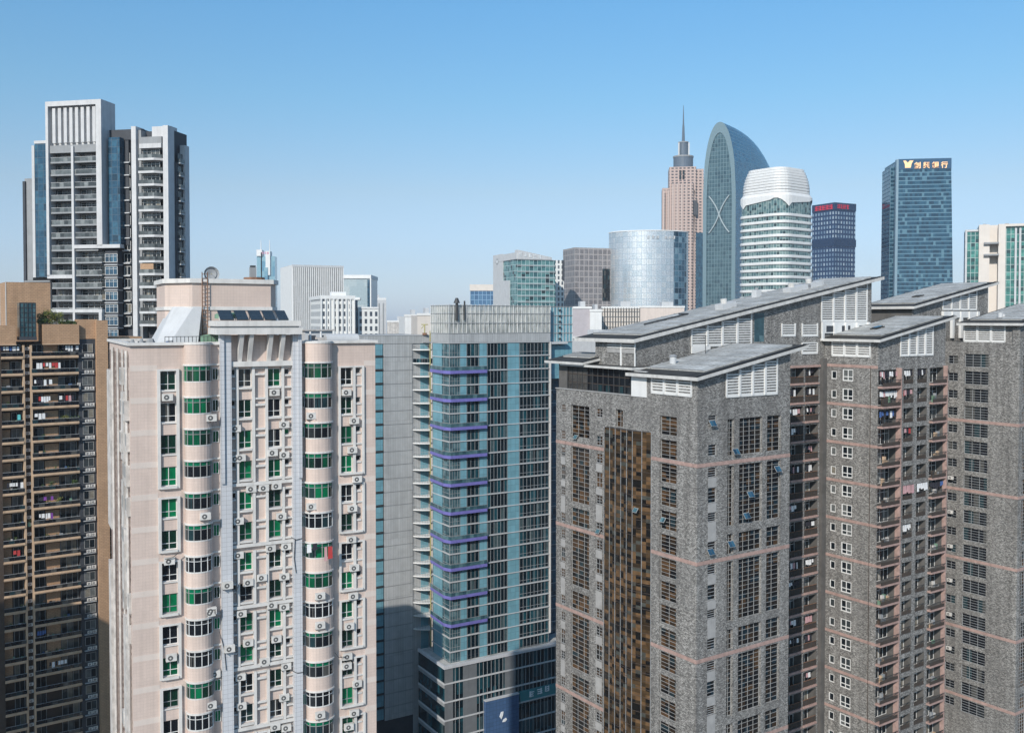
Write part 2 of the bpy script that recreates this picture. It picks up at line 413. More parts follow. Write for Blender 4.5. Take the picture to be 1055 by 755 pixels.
# ---------------------------------------------------------------- pink apartment block
pk = Bld('pink_apartment_block', 'tall pink tiled apartment block with green tinted windows and rounded bays', 'apartment block',
         xy=(-35.5, 87.85), ang=28)
W = pk.u(387, 500); FH = 3.03
zb0 = pk.F(202, 376.5)[1]           # head of the first bay window
zpar = pk.F(150, 356)[1]
NF = 15; zbot = zb0 - NF*FH - 2
UX = lambda x: pk.u(x, 420)
c1, c2 = UX(226), UX(237.5); d1, d2 = UX(300.5), UX(309)
holes = []; zrow = lambda k: zb0 - k*FH
def pickglass(): return rnd.choice(['g_green']*8 + ['g_dark']*2)
# window columns left and right of the front
uL0, uL1 = UX(165), UX(181.5)
uR0, uR1, uRs0, uRs1 = UX(350.5), UX(363), UX(365.8), UX(371.5)
zl0 = pk.F(173, 382)[1]; zr0 = pk.F(356, 378.5)[1]; zc0 = pk.F(250, 380)[1]; zc1 = pk.F(284, 379.5)[1]
for k in range(NF):
    z1 = zl0 - k*FH
    fm = M[rnd.choice(['frame','frame','aluminium'])]
    holes.append(pk.win('window', 'F', 0, uL0, uL1, z1-1.85, z1, 2, (.32,), fm, M[pickglass()], .07))
    z1 = zr0 - k*FH
    fm = M[rnd.choice(['frame','frame','aluminium'])]
    holes.append(pk.win('window', 'F', 0, uR0, uR1, z1-1.8, z1, 2, (.32,), fm, M[pickglass()], .07))
    holes.append(pk.win('small_window', 'F', 0, uRs0, uRs1, z1-.62, z1-.08, 1, 1, M['aluminium'], M['g_dark'], .06))
wl = MB()
wall(wl, 'F', 0, 0, c1, zbot, zpar, holes, .2, M['pink'])
wall(wl, 'F', 0, d2, W, zbot, zpar, holes, .2, M['pink'])
# flat strips beside the bays sit in the same plane; side face, back and roof
wl.face([(0,0,zbot),(0,20,zbot),(0,20,zpar),(0,0,zpar)], M['pink'])
wl.box(0, W, .8, 20, 0, zpar-.9, M['pink'], skip='f')
wl.box(0, W, .0, 20, 0, zbot, M['pink'], skip='t')
wl.box(c1, d2, .8, 1.2, zbot, zpar, M['pink'], skip='b')
pk.part('wall', wl)
# pale courses across the front at each floor
for k in range(NF):
    z = zrow(k) + .12 + .0
    for a, b in ((0, UX(162)), (UX(375), W)):
        mb = MB(); mb.box(a-.0, b, -.018, .0, z-.55, z, M['pinkband'], skip='b'); pk.part('pale_course', mb)
# cornice/parapet
mb = MB()
mb.box(-.25, c1, -.3, .35, zpar, zpar+.28, M['trim']); mb.box(d2, W+.2, -.3, .35, zpar, zpar+.28, M['trim'])
mb.box(-.25, .35, .35, 20.2, zpar, zpar+.28, M['trim']); mb.box(W-.3, W+.2, .35, 20.2, zpar, zpar+.28, M['trim'])
mb.box(.35, W-.3, 19.8, 20.2, zpar, zpar+.28, M['trim'])
pk.part('parapet', mb)
# raised surrounds that group the windows
def surround(mb, a0, a1, z0, z1, bars=(), pr=.24, t=.27):
    mb.box(a0-t, a0, -pr, 0, z0-t*.8, z1+t*.6, M['trim']); mb.box(a1, a1+t, -pr, 0, z0-t*.8, z1+t*.6, M['trim'])
    mb.box(a0, a1, -pr, 0, z1, z1+t*.6, M['trim']); mb.box(a0, a1, -pr-.1, 0, z0-t*.8, z0, M['trim'])
    for b in bars: mb.box(b-.14, b+.14, -pr+.02, 0, z0, z1, M['trim'])
groups = [(0,3)] + [(4+2*i, 5+2*i) for i in range(6)]
for g0, g1 in groups:
    if g1 >= NF: continue
    mb = MB(); surround(mb, uL0, uL1, zl0-g1*FH-1.85, zl0-g0*FH); 
    for k in range(g0, g1): mb.box(uL0, uL1, -.12, 0, zl0-k*FH-1.97, zl0-k*FH-1.85, M['trim'])
    pk.part('window_surround', mb)
    mb = MB(); surround(mb, uR0, uRs1+.1, zr0-g1*FH-1.8, zr0-g0*FH, ((uR1+uRs0)/2,), .24, .24)
    for k in range(g0, g1+1):
        z = zr0-k*FH
        if k < g1: mb.box(uR0, uRs1+.1, -.14, 0, z-1.95, z-1.8, M['trim'])
        mb.box(uRs0, uRs1, -.1, 0, z-.85, z-.68, M['trim'])
    pk.part('window_surround', mb)
# centre strip between the pilasters
cx = dict(b1=(UX(261.3)), b2=(UX(274.8)), b3=UX(291.6), a1=UX(244.5))
win1 = (UX(245.6), UX(260)); win2 = (UX(276), UX(290)); s1 = (UX(238.5), UX(243.3)); s2 = (UX(293), UX(299))
ch = []; CW = .30
for k in range(NF):
    z = zc0 - k*FH; z2 = zc1 - k*FH
    ch.append(pk.win('window', 'F', CW, *win1, z-1.8, z, 2, (.32,), M[rnd.choice(['frame','frame','aluminium'])], M[pickglass()], .07))
    ch.append(pk.win('window', 'F', CW, *win2, z2-1.8, z2, 2, (.32,), M[rnd.choice(['frame','frame','aluminium'])], M[pickglass()], .07))
    ch.append(pk.win('small_window', 'F', CW, *s1, z-.62, z-.06, 1, 1, M['frame'], M[rnd.choice(['g_green','g_dark'])], .07))
    ch.append(pk.win('small_window', 'F', CW, *s2, z2-.62, z2-.06, 1, 1, M['frame'], M[rnd.choice(['g_green','g_dark'])], .07))
mb = MB(); ztop_c = pk.F(268, 345)[1]
wall(mb, 'F', CW, c2, d1, zbot, ztop_c, ch, .2, M['pink']); pk.part('centre_wall', mb)
for gi, (g0, g1) in enumerate(groups):
    if g1 >= NF: continue
    mb = MB(); zt, zb = zc0 - g0*FH, zc0 - g1*FH - 1.8
    for x in (cx['a1'], cx['b1'], cx['b2'], cx['b3']): mb.box(x-.13, x+.13, -.04, CW, zb-.3, zt+.2, M['trim'])
    xs = [c2, cx['a1']-.16, cx['a1']+.16, cx['b1']-.16, cx['b1']+.16, cx['b2']-.16, cx['b2']+.16, cx['b3']-.16, cx['b3']+.16, d1]
    for k in range(g0, g1+1):
        z = zc0 - k*FH
        for i in range(0, 10, 2):
            if i == 4:
                mb.box(xs[i], xs[i+1], .02, CW, z-.02, z+.16, M['trim']); mb.box(xs[i], xs[i+1], .02, CW, z-.66, z-.46, M['trim'])
            elif i in (0, 8):
                mb.box(xs[i], xs[i+1], .04, CW, z-.82, z-.66, M['trim']); mb.box(xs[i], xs[i+1], .04, CW, z+.0, z+.14, M['trim'])
            if i != 4: mb.box(xs[i], xs[i+1], -.02, CW, z-2.0, z-1.81, M['trim'])
    mb.box(c2, d1, -.14, CW+.01, zb-.62, zb-.32, M['trim'])
    pk.part('centre_grille', mb)
# white pilasters
for a, b in ((c1, c2), (d1, d2)):
    mb = MB(); zt = pk.F(232, 345)[1]; zz = pk.F(232, 497)[1]
    mb.box(a, b, -.55, .32, zbot, zt, M['pilaster'])
    mb.box(a-.02 if a == c1 else b-.35, a+.35 if a == c1 else b+.02, -.75, -.55, zz, zt, M['pilaster'])
    pk.part('pilaster', mb)
# rounded bays
def bay(a0, a1, side, bulge=1.25, n=12):
    cxm, hw = (a0+a1)/2, (a1-a0)/2
    def arc(s, off=0, y0=-.0): return [(cxm - (hw*s)*math.cos(math.pi*i/n), y0 - (bulge+off)*math.sin(math.pi*i/n)**.8 if 0 < i < n else y0) for i in range(n+1)]
    sk = ('bay', side)
    m1 = MB(); A = arc(1)
    m1.prism(A, -3.03+.02, -1.52, M['pink'], perim=True)
    B = arc(1.07, .12); m1.prism(B, .0, .16, M['trim'], perim=True)
    B2 = arc(1.02, .05); m1.prism(B2, -3.0, -2.88, M['trim'], perim=True)
    m1.prism(arc(1.01,.03), -1.56, -1.46, M['trim'], perim=True)
    me = m1.mesh('bay_balcony')
    fr = {}
    for fm in ('frame', 'framegrey'):
        f = MB(); A = arc(.985, -.02)
        for i in range(0, n+1, 2):
            x, y = A[i]; f.box(x-.035, x+.035, y-.035, y+.035, -1.5, .02, M[fm])
        for z in (-1.46, -.42, -.03):
            for p, q in zip(A, A[1:]): f.bar((*p, z), (*q, z), .03, M[fm], 4)
        fr[fm] = f.mesh('bay_window_frame')
    panes = []
    for gi, st in (('g_green','g_strip'),('g_green','g_strip'),('g_dark','g_strip'),('g_dark','g_dark')):
        for r in range(2):
            p = MB(); A = arc(.97, -.05); acc = 0
            for i in range(0, n, 2):
                for j in (i, i+1):
                    a, b = A[j], A[j+1]; o_ = 7.0*i + r*3
                    p.face([(*a,-.42),(*b,-.42),(*b,.0),(*a,.0)], M[st], [(o_+j,0),(o_+j+.5,0),(o_+j+.5,.4),(o_+j,.4)])
                    p.face([(*a,-1.5),(*b,-1.5),(*b,-.42),(*a,-.42)], M[gi], [(o_*5,1),(o_*5+.5,1),(o_*5+.5,2),(o_*5,2)])
            panes.append(p.mesh('pane'))
    for k in range(NF):
        z = zb0 - k*FH
        inst('bay_balcony', me, pk.root, (0,0,z))
        odd = rnd.random() < .18
        f = inst('bay_window', fr['frame' if odd else 'framegrey'], pk.root, (0,0,z))
        inst('pane', panes[rnd.choice([6,7]) if odd else rnd.choice([0,1,2,3,4,5])], f)
    top = MB(); zt = zpar + .05
    top.prism(arc(1), zb0+.15, zt, M['pink'], perim=True); top.prism(arc(1.04,.06), zt, zt+.2, M['trim'], perim=True)
    pk.part('bay_crown', top)
bay(UX(189.5), UX(217.5), 'l'); bay(UX(313.5), UX(341.5), 'r')
fl0, fl1 = UX(218.6), UX(225); fr0, fr1 = UX(309.8), UX(313.6)
for k in range(NF):
    for a, b in ((fl0, fl1), (fr0, fr1)):
        z = zb0 - k*FH
        o = pk.win('side_window', 'F', -.14, a, b, z-1.42, z-.30, 2, 1, M['frame'], M['g_green'], .05, .06)
mb = MB()
for a, b in ((UX(217.5), c1), (d2, UX(313.5))):
    for k in range(NF):
        mb.box(a, b, -.16, .0, zb0-k*FH-.02, zb0-k*FH+.14, M['trim'])
pk.part('ledge', mb)
# canopy over the centre, with slanting fins beneath
ce0, ce1 = pk.u(223, 340, -1.4), pk.u(311.5, 340, -1.4)
zcp = pk.F(265, 344.5, -1.4)[1]
mb = MB(); mb.box(ce0, ce1, -1.4, 3, zcp, zcp+.62, M['trim']); mb.box(ce0+.25, ce1-.25, -1.15, 2.8, zcp+.62, zcp+.80, M['midgrey'])
mb.box(ce0+.05, ce1-.05, -1.3, 3, zcp+.80, zcp+1.32, M['trim']); pk.part('canopy', mb)
zf = pk.F(268, 372)[1]
for x in (247, 257, 277, 289.5):
    u = pk.u(x, 360); mb = MB()
    pts = [(-1.2, zcp), (-.1, zcp), (.24, zf), (.05, zf)]
    for s in (-.2, .2): mb.face([(u+s, y, z) for y, z in pts], M['trim'])
    for (ya, za), (yb, zb_) in zip(pts, pts[1:] + pts[:1]): mb.face([(u-.2,ya,za),(u+.2,ya,za),(u+.2,yb,zb_),(u-.2,yb,zb_)], M['trim'])
    pk.part('canopy_fin', mb)
mb = MB(); mb.box(c2, d1, -.35, CW, zf-.5, zf, M['trim']); pk.part('ledge', mb)
# penthouse / water tower
py = 5.0
z_a = pk.F(230, 292, py)[1]; z_b = pk.F(230, 318, py)[1]
pa, pb = pk.u(198, 300, py), pk.u(279, 300, py)
mb = MB()
oct_ = [(pa-2.2,py+3),(pa,py),(pb,py),(pb+1,py+2),(pb+1,py+9),(pa-2.2,py+9)]
mb.prism(oct_, zpar-1, z_a, M['pink'])
gro = lambda k: [(x + (k if x > (pa+pb)/2 else -k), y + (k if y > py+4 else -k)) for x, y in oct_]
mb.prism(gro(.25), z_a-.0, z_a+.45, M['trim'])
mb.prism(gro(.12), z_b-.15, z_b+.2, M['trim'])
pk.part('penthouse', mb)
mb = MB()       # flared concrete skirt at the left foot of the penthouse
a_ = pk.u(157, 340, 3.0); b_ = pk.u(203, 340, 3.0); zs = pk.F(200, 316, 4.7)[1]
top = [(pa-1.6, py+1.6, zs), (pa+.1, py-.15, zs), (pa+.9, py-.15, zs), (pa+.9, py+.5, zs), (pa-1.6, py+4, zs)]
bot = [(a_, 4.6, zpar-1), (a_+.9, 3.2, zpar-1), (b_, 3.2, zpar-1), (b_+.3, py+.5, zpar-1), (a_, py+5, zpar-1)]
mb.loft([bot, top], M['lightgrey']); pk.part('penthouse_skirt', mb)
mb = MB(); lx = pk.u(208.5, 320, py-.3); lx2 = pk.u(214, 320, py-.3)
for x in (lx, lx2): mb.bar((x,py-.3,zpar-.8), (x,py-.3,z_a+1.1), .05, M['rust'], 5)
for i in range(24):
    z = zpar-.6 + i*.4
    if z < z_a + 1: mb.bar((lx,py-.3,z), (lx2,py-.3,z), .035, M['rust'], 4)
pk.part('ladder', mb)
mb = MB()     # plain roof deck
mb.box(.35, W-.3, .36, 19.8, zpar-.9, zpar-.8, M['midgrey'], skip='d'); pk.part('roof', mb)
# side wall relief: pipes, ducts and lean-to cages seen edge-on at the left
mb = MB()
for v, r in ((1.2,.14),(4.5,.1),(9,.12),(14.5,.14)): mb.bar((-.2,v,zbot),(-.2,v,zpar-.5), r, M['dirtywhite'], 6)
pk.part('drain_pipe', mb)
for i, (v0, v1, z0, z1) in enumerate([(1.9,4.0,zpar-11,zpar-4.5),(2.2,4.2,zpar-24,zpar-13),(1.6,3.6,zpar-37,zpar-26),(15,18.5,zpar-20,zpar-3),(16,18.5,zpar-44,zpar-24)]):
    mb = MB(); mb.box(-.45, .0, v0, v1, z0, z1, M['dirtywhite']); pk.part('side_duct', mb)
pk.flush()
for k in range(NF):
    for v in (rnd.uniform(.5,1.4), rnd.uniform(2.2,3.6)):
        if rnd.random() < .35: continue
        sw = MB(); z = zb0 - k*FH
        q_ = rnd.uniform(.25,.6); sw.box(-q_, -.0, v, v+1.2, z-rnd.uniform(1.5,2.4), z-.2, M['dirtywhite']); sw.box(-q_-.02, -q_, v+.1, v+1.1, z-1.4, z-.3, M['framegrey']); pk.part('window_cage', sw)
# air conditioners bolted to the front
def ac_mesh():
    if 'ac' in CACHE: return CACHE['ac']
    b = MB(); b.box(-.48,.48,-.46,-.08,-.33,.33,M['acbox']); b.box(-.45,-.38,-.5,0,-.42,-.35,M['darkmetal']); b.box(.38,.45,-.5,0,-.42,-.35,M['darkmetal'])
    f = MB(); n = 14
    f.face([(-.1+.24*math.cos(2*math.pi*i/n), -.475, .24*math.sin(2*math.pi*i/n)) for i in range(n)], M['acfan'])
    f.face([(-.1+.09*math.cos(2*math.pi*i/n), -.485, .09*math.sin(2*math.pi*i/n)) for i in range(n)], M['acbox'])
    CACHE['ac'] = (b.mesh('air_conditioner'), f.mesh('fan')); return CACHE['ac']
def add_ac(B, x, y, z, rz=0, s=1.0):
    o = inst('air_conditioner', ac_mesh()[0], B.root, (x, y, z), rz); o.scale = (s,s,s)
    inst('fan', ac_mesh()[1], o)
ACS = [(172,409),(217,430),(242,441),(242,472),(292,437),(292,468),(247,471),(258,503),(271,502),(284,500),(320,428),(320,521),(364,433),
 (362,463),(367,493),(362,523),(282,404),(356,404),(211,531),(245,536),(245,571),(174,577),(234,602),(217,628),(289,531),(278,564),(294,562),
 (269,594),(255,599),(292,593),(292,624),(248,631),(361,555),(364,584),(363,613),(329,613),(329,643),(359,644),(255,661),(284,657),(272,680),
 (294,685),(247,696),(292,717),(248,726),(294,748),(357,675),(367,703),(364,733),(216,630),(176,676),(221,693),(236,667),(217,725),(329,735)]
for k in range(NF):          # further units the photo shows less clearly
    for x in (246, 281, 293, 357):
        if rnd.random() < .3: ACS.append((x+rnd.uniform(-2,2), 0, k))
done_ = []
for q_ in ACS:
    x, y = q_[:2]
    if len(q_) == 3: y = 329 - (zc0 - q_[2]*FH - 2.35 - H)*975/94.5
    if len(q_) == 3 and any(abs(x-a) < 10 and abs(y-b) < 9 for a, b in done_): continue
    done_.append((x, y))
    inb = 189 < x < 218 or 314 < x < 341
    inc = 238 < x < 300
    yy = (CW if inc else 0)
    if inb: yy = -1.15 if (195 < x < 212 or 320 < x < 336) else -.7
    if 226 < x < 237: yy = -.55
    u, z = pk.F(x, y, yy); add_ac(pk, u, yy, z, 0, 1.0)
# loose cables looped across the front
for pts in ([(300,553),(305,556),(312,554)],[(304,555),(303,575),(305,590)],[(170,576),(178,574),(184,569)],[(236,600),(242,612),(247,600)],[(300,690),(306,693),(313,692)],[(338,520),(343,512),(341,498)],[(226,650),(231,668),(233,690)],[(345,672),(349,677),(356,676)]):
    mb = MB(); P = [(pk.u(x,y,-.6), -.62, pk.F(x,y,-.6)[1]) for x, y in pts]
    for p, q in zip(P, P[1:]): mb.bar(p, q, .035, M['darkmetal'], 4)
    pk.part('cable', mb)
# things standing on the pink roof
def roofthing(name, mb, x, y, z, label, cat, group=None):
    o = mb.build(name); p = pk.world(x, y); o.location = (p.x, p.y, z); o.rotation_euler = (0,0,pk.a); return tag(o, label, cat, group)
for i, (x0, x1) in enumerate(((226,240),(243,255),(257.5,270),(272,283),(285.5,296))):
    u0, u1 = pk.u(x0, 326, -.4), pk.u(x1, 326, -.4); wd = u1-u0
    mb = MB(); mb.T = Matrix.Rotation(R(28), 4, 'X')
    mb.box(0, wd, 0, 1.9, 0, .12, M['solar'], top=M['solar'])
    mb.T = None
    for x in (.2, wd-.2): mb.bar((x,1.6,0),(x,1.6,.85),.05,M['frame'],4)
    nm = ['leftmost','second','middle','fourth','rightmost'][i]
    roofthing('solar_panel', mb, u0, -.9, zcp+1.36, '%s tilted dark solar panel on the canopy of the pink block' % nm, 'solar panel', 'solar panels on the canopy of the pink block')
mb = MB(); mb.cyl(0,0,0,.4,1.2,M['greenbox'],20); mb.cyl(0,0,.4,.6,1.2,M['greenbox'],20,.7)
roofthing('roof_vent', mb, pk.u(234,322,2.0), 2.0, pk.F(234,324,2)[1]-.4, 'low round green roof vent behind the solar panels', 'roof vent')
mb = MB(); mb.box(0,2.1,0,2,0,1.6,M['greenbox']); mb.prism([(0,0),(2.1,0),(2.1,2),(0,2)],1.6,1.6,M['greenbox'],z1b=[1.6,2.0,2.0,1.6])
roofthing('green_shed', mb, pk.u(209,350,2.5), 2.5, zpar-.8, 'small green canvas shed at the foot of the penthouse ladder', 'shed')
mb = MB(); mb.cyl(0,0,0,.25,1.1,M['rust'],12); mb.box(-.45,.15,-.3,.3,.25,1.3,M['midgrey']); mb.bar((.75,0,.2),(.75,0,2.9),.06,M['darkmetal'],5); mb.box(-.4,.1,-.25,.25,1.3,1.5,M['darkmetal'])
roofthing('mast', mb, pk.u(262,291,py+1), py+1, z_a+.45, 'rusty plinth with thin mast on top of the pink penthouse', 'mast')
mb = MB()
n = 14
for r0, r1, z0, z1 in ((.25,1.3,.0,.3),(1.3,1.9,.3,1.0)):
    A = [(r0*math.cos(2*math.pi*i/n), z0-.0, 1.9+r0*math.sin(2*math.pi*i/n)) for i in range(n)]
    B = [(r1*math.cos(2*math.pi*i/n), z0-z1, 1.9+r1*math.sin(2*math.pi*i/n)) for i in range(n)]
    mb.loft([A,B], M['midgrey'], False)
mb.face([(.25*math.cos(2*math.pi*i/n), 0, 1.9+.25*math.sin(2*math.pi*i/n)) for i in range(n)], M['midgrey'])
mb.bar((0,.4,0),(0,.1,1.9),.12,M['darkmetal']); mb.bar((0,0,1.9),(0,-1.3,1.9),.05,M['yellow'])
mb.f = [[q*.42 for q in p] for p in mb.f]
roofthing('satellite_dish', mb, pk.u(217.5,285,py+4), py+4, z_a+.3, 'grey satellite dish on the pink penthouse beside the ladder', 'satellite dish')
mb = MB(); mb.T = Matrix.Rotation(R(90),4,'Y'); mb.cyl(-.7,0,0,3.6,.68,M['lightgrey'],18); mb.T=None; mb.box(.3,.5,-.6,.6,-.1,.3,M['midgrey']); mb.box(3,3.2,-.6,.6,-.1,.3,M['midgrey'])
roofthing('water_tank', mb, pk.u(335,350,5), 5, zpar-.5, 'silver horizontal water tank on the right end of the pink roof', 'water tank')
mb = MB(); mb.box(0,3.1,0,2,0,2.0,M['lightgrey']); mb.box(-.2,3.3,-.3,2.2,2.0,2.15,M['dirtywhite']); mb.box(.4,1.2,-.02,0,.5,1.5,M['darkwall']); mb.box(1.8,2.6,-.02,0,.5,1.5,M['darkwall'])
roofthing('roof_shed', mb, pk.u(314,345,7), 7, zpar-.8, 'grey flat-topped shed behind the silver tank on the pink roof', 'shed')
for i, (x, lab) in enumerate(((316,'squat white pipe box beside the right pilaster of the pink roof'),(327,'small white roof box left of the silver water tank'))):
    mb = MB(); mb.box(0,1.0,0,.8,0,.9+.3*i,M['dirtywhite']); mb.bar((.5,.4,.8),(.5,.4,1.8),.1,M['frame'])
    roofthing('roof_box', mb, pk.u(x,352,1.5), 1.5, zpar-.6, lab, 'roof box')
for i, (x, lab) in enumerate(((160,'blue tarpaulin bundle on the left edge of the pink roof'),(137,'heap of dark rubble on the left corner of the pink roof'))):
    mb = MB()
    for j in range(9):
        a, b, c = rnd.uniform(0,2.2), rnd.uniform(0,1.2), rnd.uniform(.2,.7)
        mb.cyl(a, b, 0, c, rnd.uniform(.25,.5), M['bluepanel'] if i == 0 and j % 2 else M['midgrey'], 6, rnd.uniform(.1,.3))
    roofthing('roof_clutter', mb, pk.u(x,356,2.0), 2.0, zpar-.1, lab, 'roof clutter')
mb = MB(); pa2, pb2 = pk.u(170,356,.6), pk.u(222,356,.6)
for i in range(14):
    x = pa2 + (pb2-pa2)*i/13; mb.bar((x,.6,zpar+.2),(x,.6,zpar+.8),.035,M['darkmetal'],4)
mb.bar((pa2,.6,zpar+.8),(pb2,.6,zpar+.8),.04,M['darkmetal'],4); pk.part('roof_railing', mb)
# ---------------------------------------------------------------- grey stone complex
GA = 34.0; SL = .178
A = Bld('grey_stone_tower', 'nearest grey stone tower with bronze glass bay and white louvres under its sloping roof', 'apartment tower', px=719, D=115, ang=GA)
def grey(name, label, u, v): 
    p = A.world(u, v); return Bld(name, label, 'apartment tower', xy=(p.x, p.y), ang=GA)
def roof(B, u0, u1, v0, v1, z, th=.42, name='roof', split=None):
    """mono-pitch slab rising along the right-hand face, dark verge round pale sheets"""
    zz = lambda u: z + SL*(u-u0)
    mb = MB(); P = [(u0,v0),(u1,v0),(u1,v1),(u0,v1)]
    mb.prism(P, z-th, z, M['slabedge'], top=M['rooftile'], z1b=[zz(p[0]) for p in P])
    # underside follows the slope
    mb2 = MB()
    for i, (p, q) in enumerate(zip(P, P[1:]+P[:1])):
        mb2.face([(*p, zz(p[0])-th),(*q, zz(q[0])-th),(*q, zz(q[0])),(*p, zz(p[0]))], M['slabedge'])
    mb2.face([(*p, zz(p[0])) for p in P], M['rooftile']); mb2.face([(*p, zz(p[0])-th) for p in P], M['slabedge'])
    r = B.part(name, mb2)
    sh = MB(); a0, a1, b0, b1 = u0+2.8, u1-1.2, v0+1.7, v1-.9
    Q = [(a0,b0),(a1,b0),(a1,b1),(a0,b1)]
    sh.face([(*p, zz(p[0])+.16) for p in Q], M['slabtop'])
    for p, q in zip(Q, Q[1:]+Q[:1]): sh.face([(*p, zz(p[0])),(*q, zz(q[0])),(*q, zz(q[0])+.16),(*p, zz(p[0])+.16)], M['slabtop'])
    sh.build('roof_sheet', r)
    rb = MB(); n_ = max(6, int((a1-a0)/2.6))
    for i in range(n_+1):
        u = a0+(a1-a0)*i/n_; rb.face([(u-.06,b0,zz(u)+.24),(u+.06,b0,zz(u)+.24),(u+.06,b1,zz(u)+.24),(u-.06,b1,zz(u)+.24)], M['rooftile'])
        rb.face([(u-.06,b0,zz(u)+.16),(u-.06,b1,zz(u)+.16),(u-.06,b1,zz(u)+.24),(u-.06,b0,zz(u)+.24)], M['midgrey'])
    rb.build('roof_seam', r)
    kb = MB()
    for p, q in ((P[0],P[1]),(P[0],P[3])):
        s = .22
        if p[1] == q[1]: kb.face([(p[0],p[1]+s,zz(p[0])+.14),(q[0],q[1]+s,zz(q[0])+.14),(q[0],q[1]+s*3,zz(q[0])+.14),(p[0],p[1]+s*3,zz(p[0])+.14)], M['rooftile'])
    kb.build('roof_verge', r)
    return zz
def louvre(B, face, c, a0, a1, z0, z1, n, z1b=None, back=True):
    """white slatted panels between posts"""
    mb = MB(); z1b = z1 if z1b is None else z1b
    f = lambda a: z1 + (z1b-z1)*(a-a0)/(a1-a0)
    def bx(p, q, w0, w1, za, zb):
        if face == 'F': mb.box(p, q, c+w0, c+w1, za, zb, M['louvre'])
        else: mb.box(c+w0, c+w1, p, q, za, zb, M['louvre'])
    st = (a1-a0)/n
    for i in range(n):
        p, q = a0+i*st+.16, a0+(i+1)*st-.16
        zt = min(f(p), f(q))-.1; z = z0+.12
        while z < zt:
            bx(p, q, -.10, .02, z, z+.17); z += .36
        if i: bx(a0+i*st-.17, a0+i*st+.17, -.22, .05, z0, f(a0+i*st)-.02)
    bx(a0-.05, a0+.16, -.14, .05, z0, f(a0)); bx(a1-.16, a1+.05, -.14, .05, z0, f(a1)); bx(a0, a1, -.14, .03, z0-.12, z0+.12)
    if face == 'F': mb.box(a0, a1, c+.1, c+.14, z0, min(z1,z1b), M['midgrey'])
    else: mb.box(c+.1, c+.14, a0, a1, z0, min(z1,z1b), M['midgrey'])
    return B.part('louvre_panel', mb)
def sloped_wall(mb, y, u0, u1, z0, zz, m):
    mb.face([(u0,y,z0),(u1,y,z0),(u1,y,zz(u1)),(u0,y,zz(u0))], m)

# ---- tower A
zA = A.F(719, 480)[1]; bands = [zA - 12.05*i for i in range(-0, 5)]
UA = A.u(813.5, 500); VA = A.v(573, 500); zbot = zA - 50
V = lambda x: A.v(x, 500); U = lambda x: A.u(x, 500)
zrlow = A.F(714, 388.5)[1]
zzA = roof(A, -1.0, UA+2.4, -1.0, 12.2, zrlow)
zpar = A.L(573, 400)[1]
HL, HF = [], []
gl = M['g_brown']; fA = M['aluminium']
t0, t1 = V(607), V(588); a0, a1 = V(582.3), V(578); b0, b1 = V(620.5), V(614); e0, e1 = V(697), V(679.5)
for i, zb in enumerate([zA+12.05] + bands):
    if i == 0:
        zt = A.L(598, 418)[1]; zl = A.L(598, 451)[1]; HL.append(A.win('tall_window', 'L', 0, t0, t1, zl, zt, 3, 8, M['framegrey'], gl, .055, .32))
    else:
        HL.append(A.win('tall_window', 'L', 0, t0, t1, zb-8.35, zb-.35, 3, 13, M['framegrey'], gl, .055, .32))
        HL.append(A.win('tall_window', 'L', 0, t0, t1, zb-12.05+.35, zb-12.05+2.95, 3, 4, M['framegrey'], gl, .055, .32))
    for lo, hi in ((-2.0,-.7),(-5.4,-3.3),(-7.7,-6.5),(-11.6,-10.3)):
        if i == 0 and hi > -6.9+3: continue
        for p, q in ((a0,a1),(b0,b1)):
            HL.append(A.win('small_window', 'L', 0, p, q, zb+lo, zb+hi, 2, 3, fA, gl, .07, .16))
    for k in range(4):
        if i == 0 and k < 2: continue
        z1 = zb - .38 - 3.01*k
        HL.append(A.win('window', 'L', 0, e0, e1, z1-2.45, z1, 2, 5, M['framegrey'], gl, .055, .32))
r1 = (U(749.5),U(756)); r2 = (U(761.5),U(785)); r3 = (U(790),U(804)); r0 = (U(729.5),U(738))
for i, zb in enumerate([zA+12.05] + bands):
    for (p, q), nx in ((r1,2),(r2,4),(r3,2)):
        if i == 0:
            HF.append(A.win('tall_window', 'F', 0, p, q, zb-12.05+.75, zb-12.05+5.4, nx, 8, M['framegrey'], M['g_brown2'], .05, .32))
        else:
            top = zb-.45 if nx != 2 or q < U(760) else zb-.45
            HF.append(A.win('tall_window', 'F', 0, p, q, zb-8.1, top, nx, 13, M['framegrey'], M['g_brown2'], .05, .32))
            HF.append(A.win('tall_window', 'F', 0, p, q, zb-12.05+.4, zb-12.05+3.0, nx, 4, M['framegrey'], M['g_brown2'], .05, .32))
    for lo, hi in ((-1.6,-.4),(-4.8,-2.9),(-7.1,-6.0),(-11.0,-9.6)):
        if i == 0 and hi > -5.5: continue
        HF.append(A.win('small_window', 'F', 0, *r0, zb+lo, zb+hi, 1, 4, fA, M['g_brown2'], .07, .16))
HL.append(A.win('window', 'L', 0, V(641.5), V(634), A.L(638,440)[1], A.L(638,422)[1], 2, 3, M['framegrey'], gl, .055, .32))
wl = MB(); zlo = zzA(0)-.42
wall(wl, 'L', 0, 0, 12.0, zbot, zlo, HL, .34, M['stone']); wall(wl, 'L', 0, 12.0, VA, zbot, zpar, HL, .34, M['stone'])
wall(wl, 'F', 0, 0, UA, zbot, zlo, HF, .34, M['stone'])
wl.face([(0,0,zlo),(UA,0,zlo),(UA,0,zzA(UA)-.42)], M['stone'])
wl.face([(UA,0,0),(UA,14,0),(UA,14,zzA(UA)-.42),(UA,0,zzA(UA)-.42)], M['stone'])
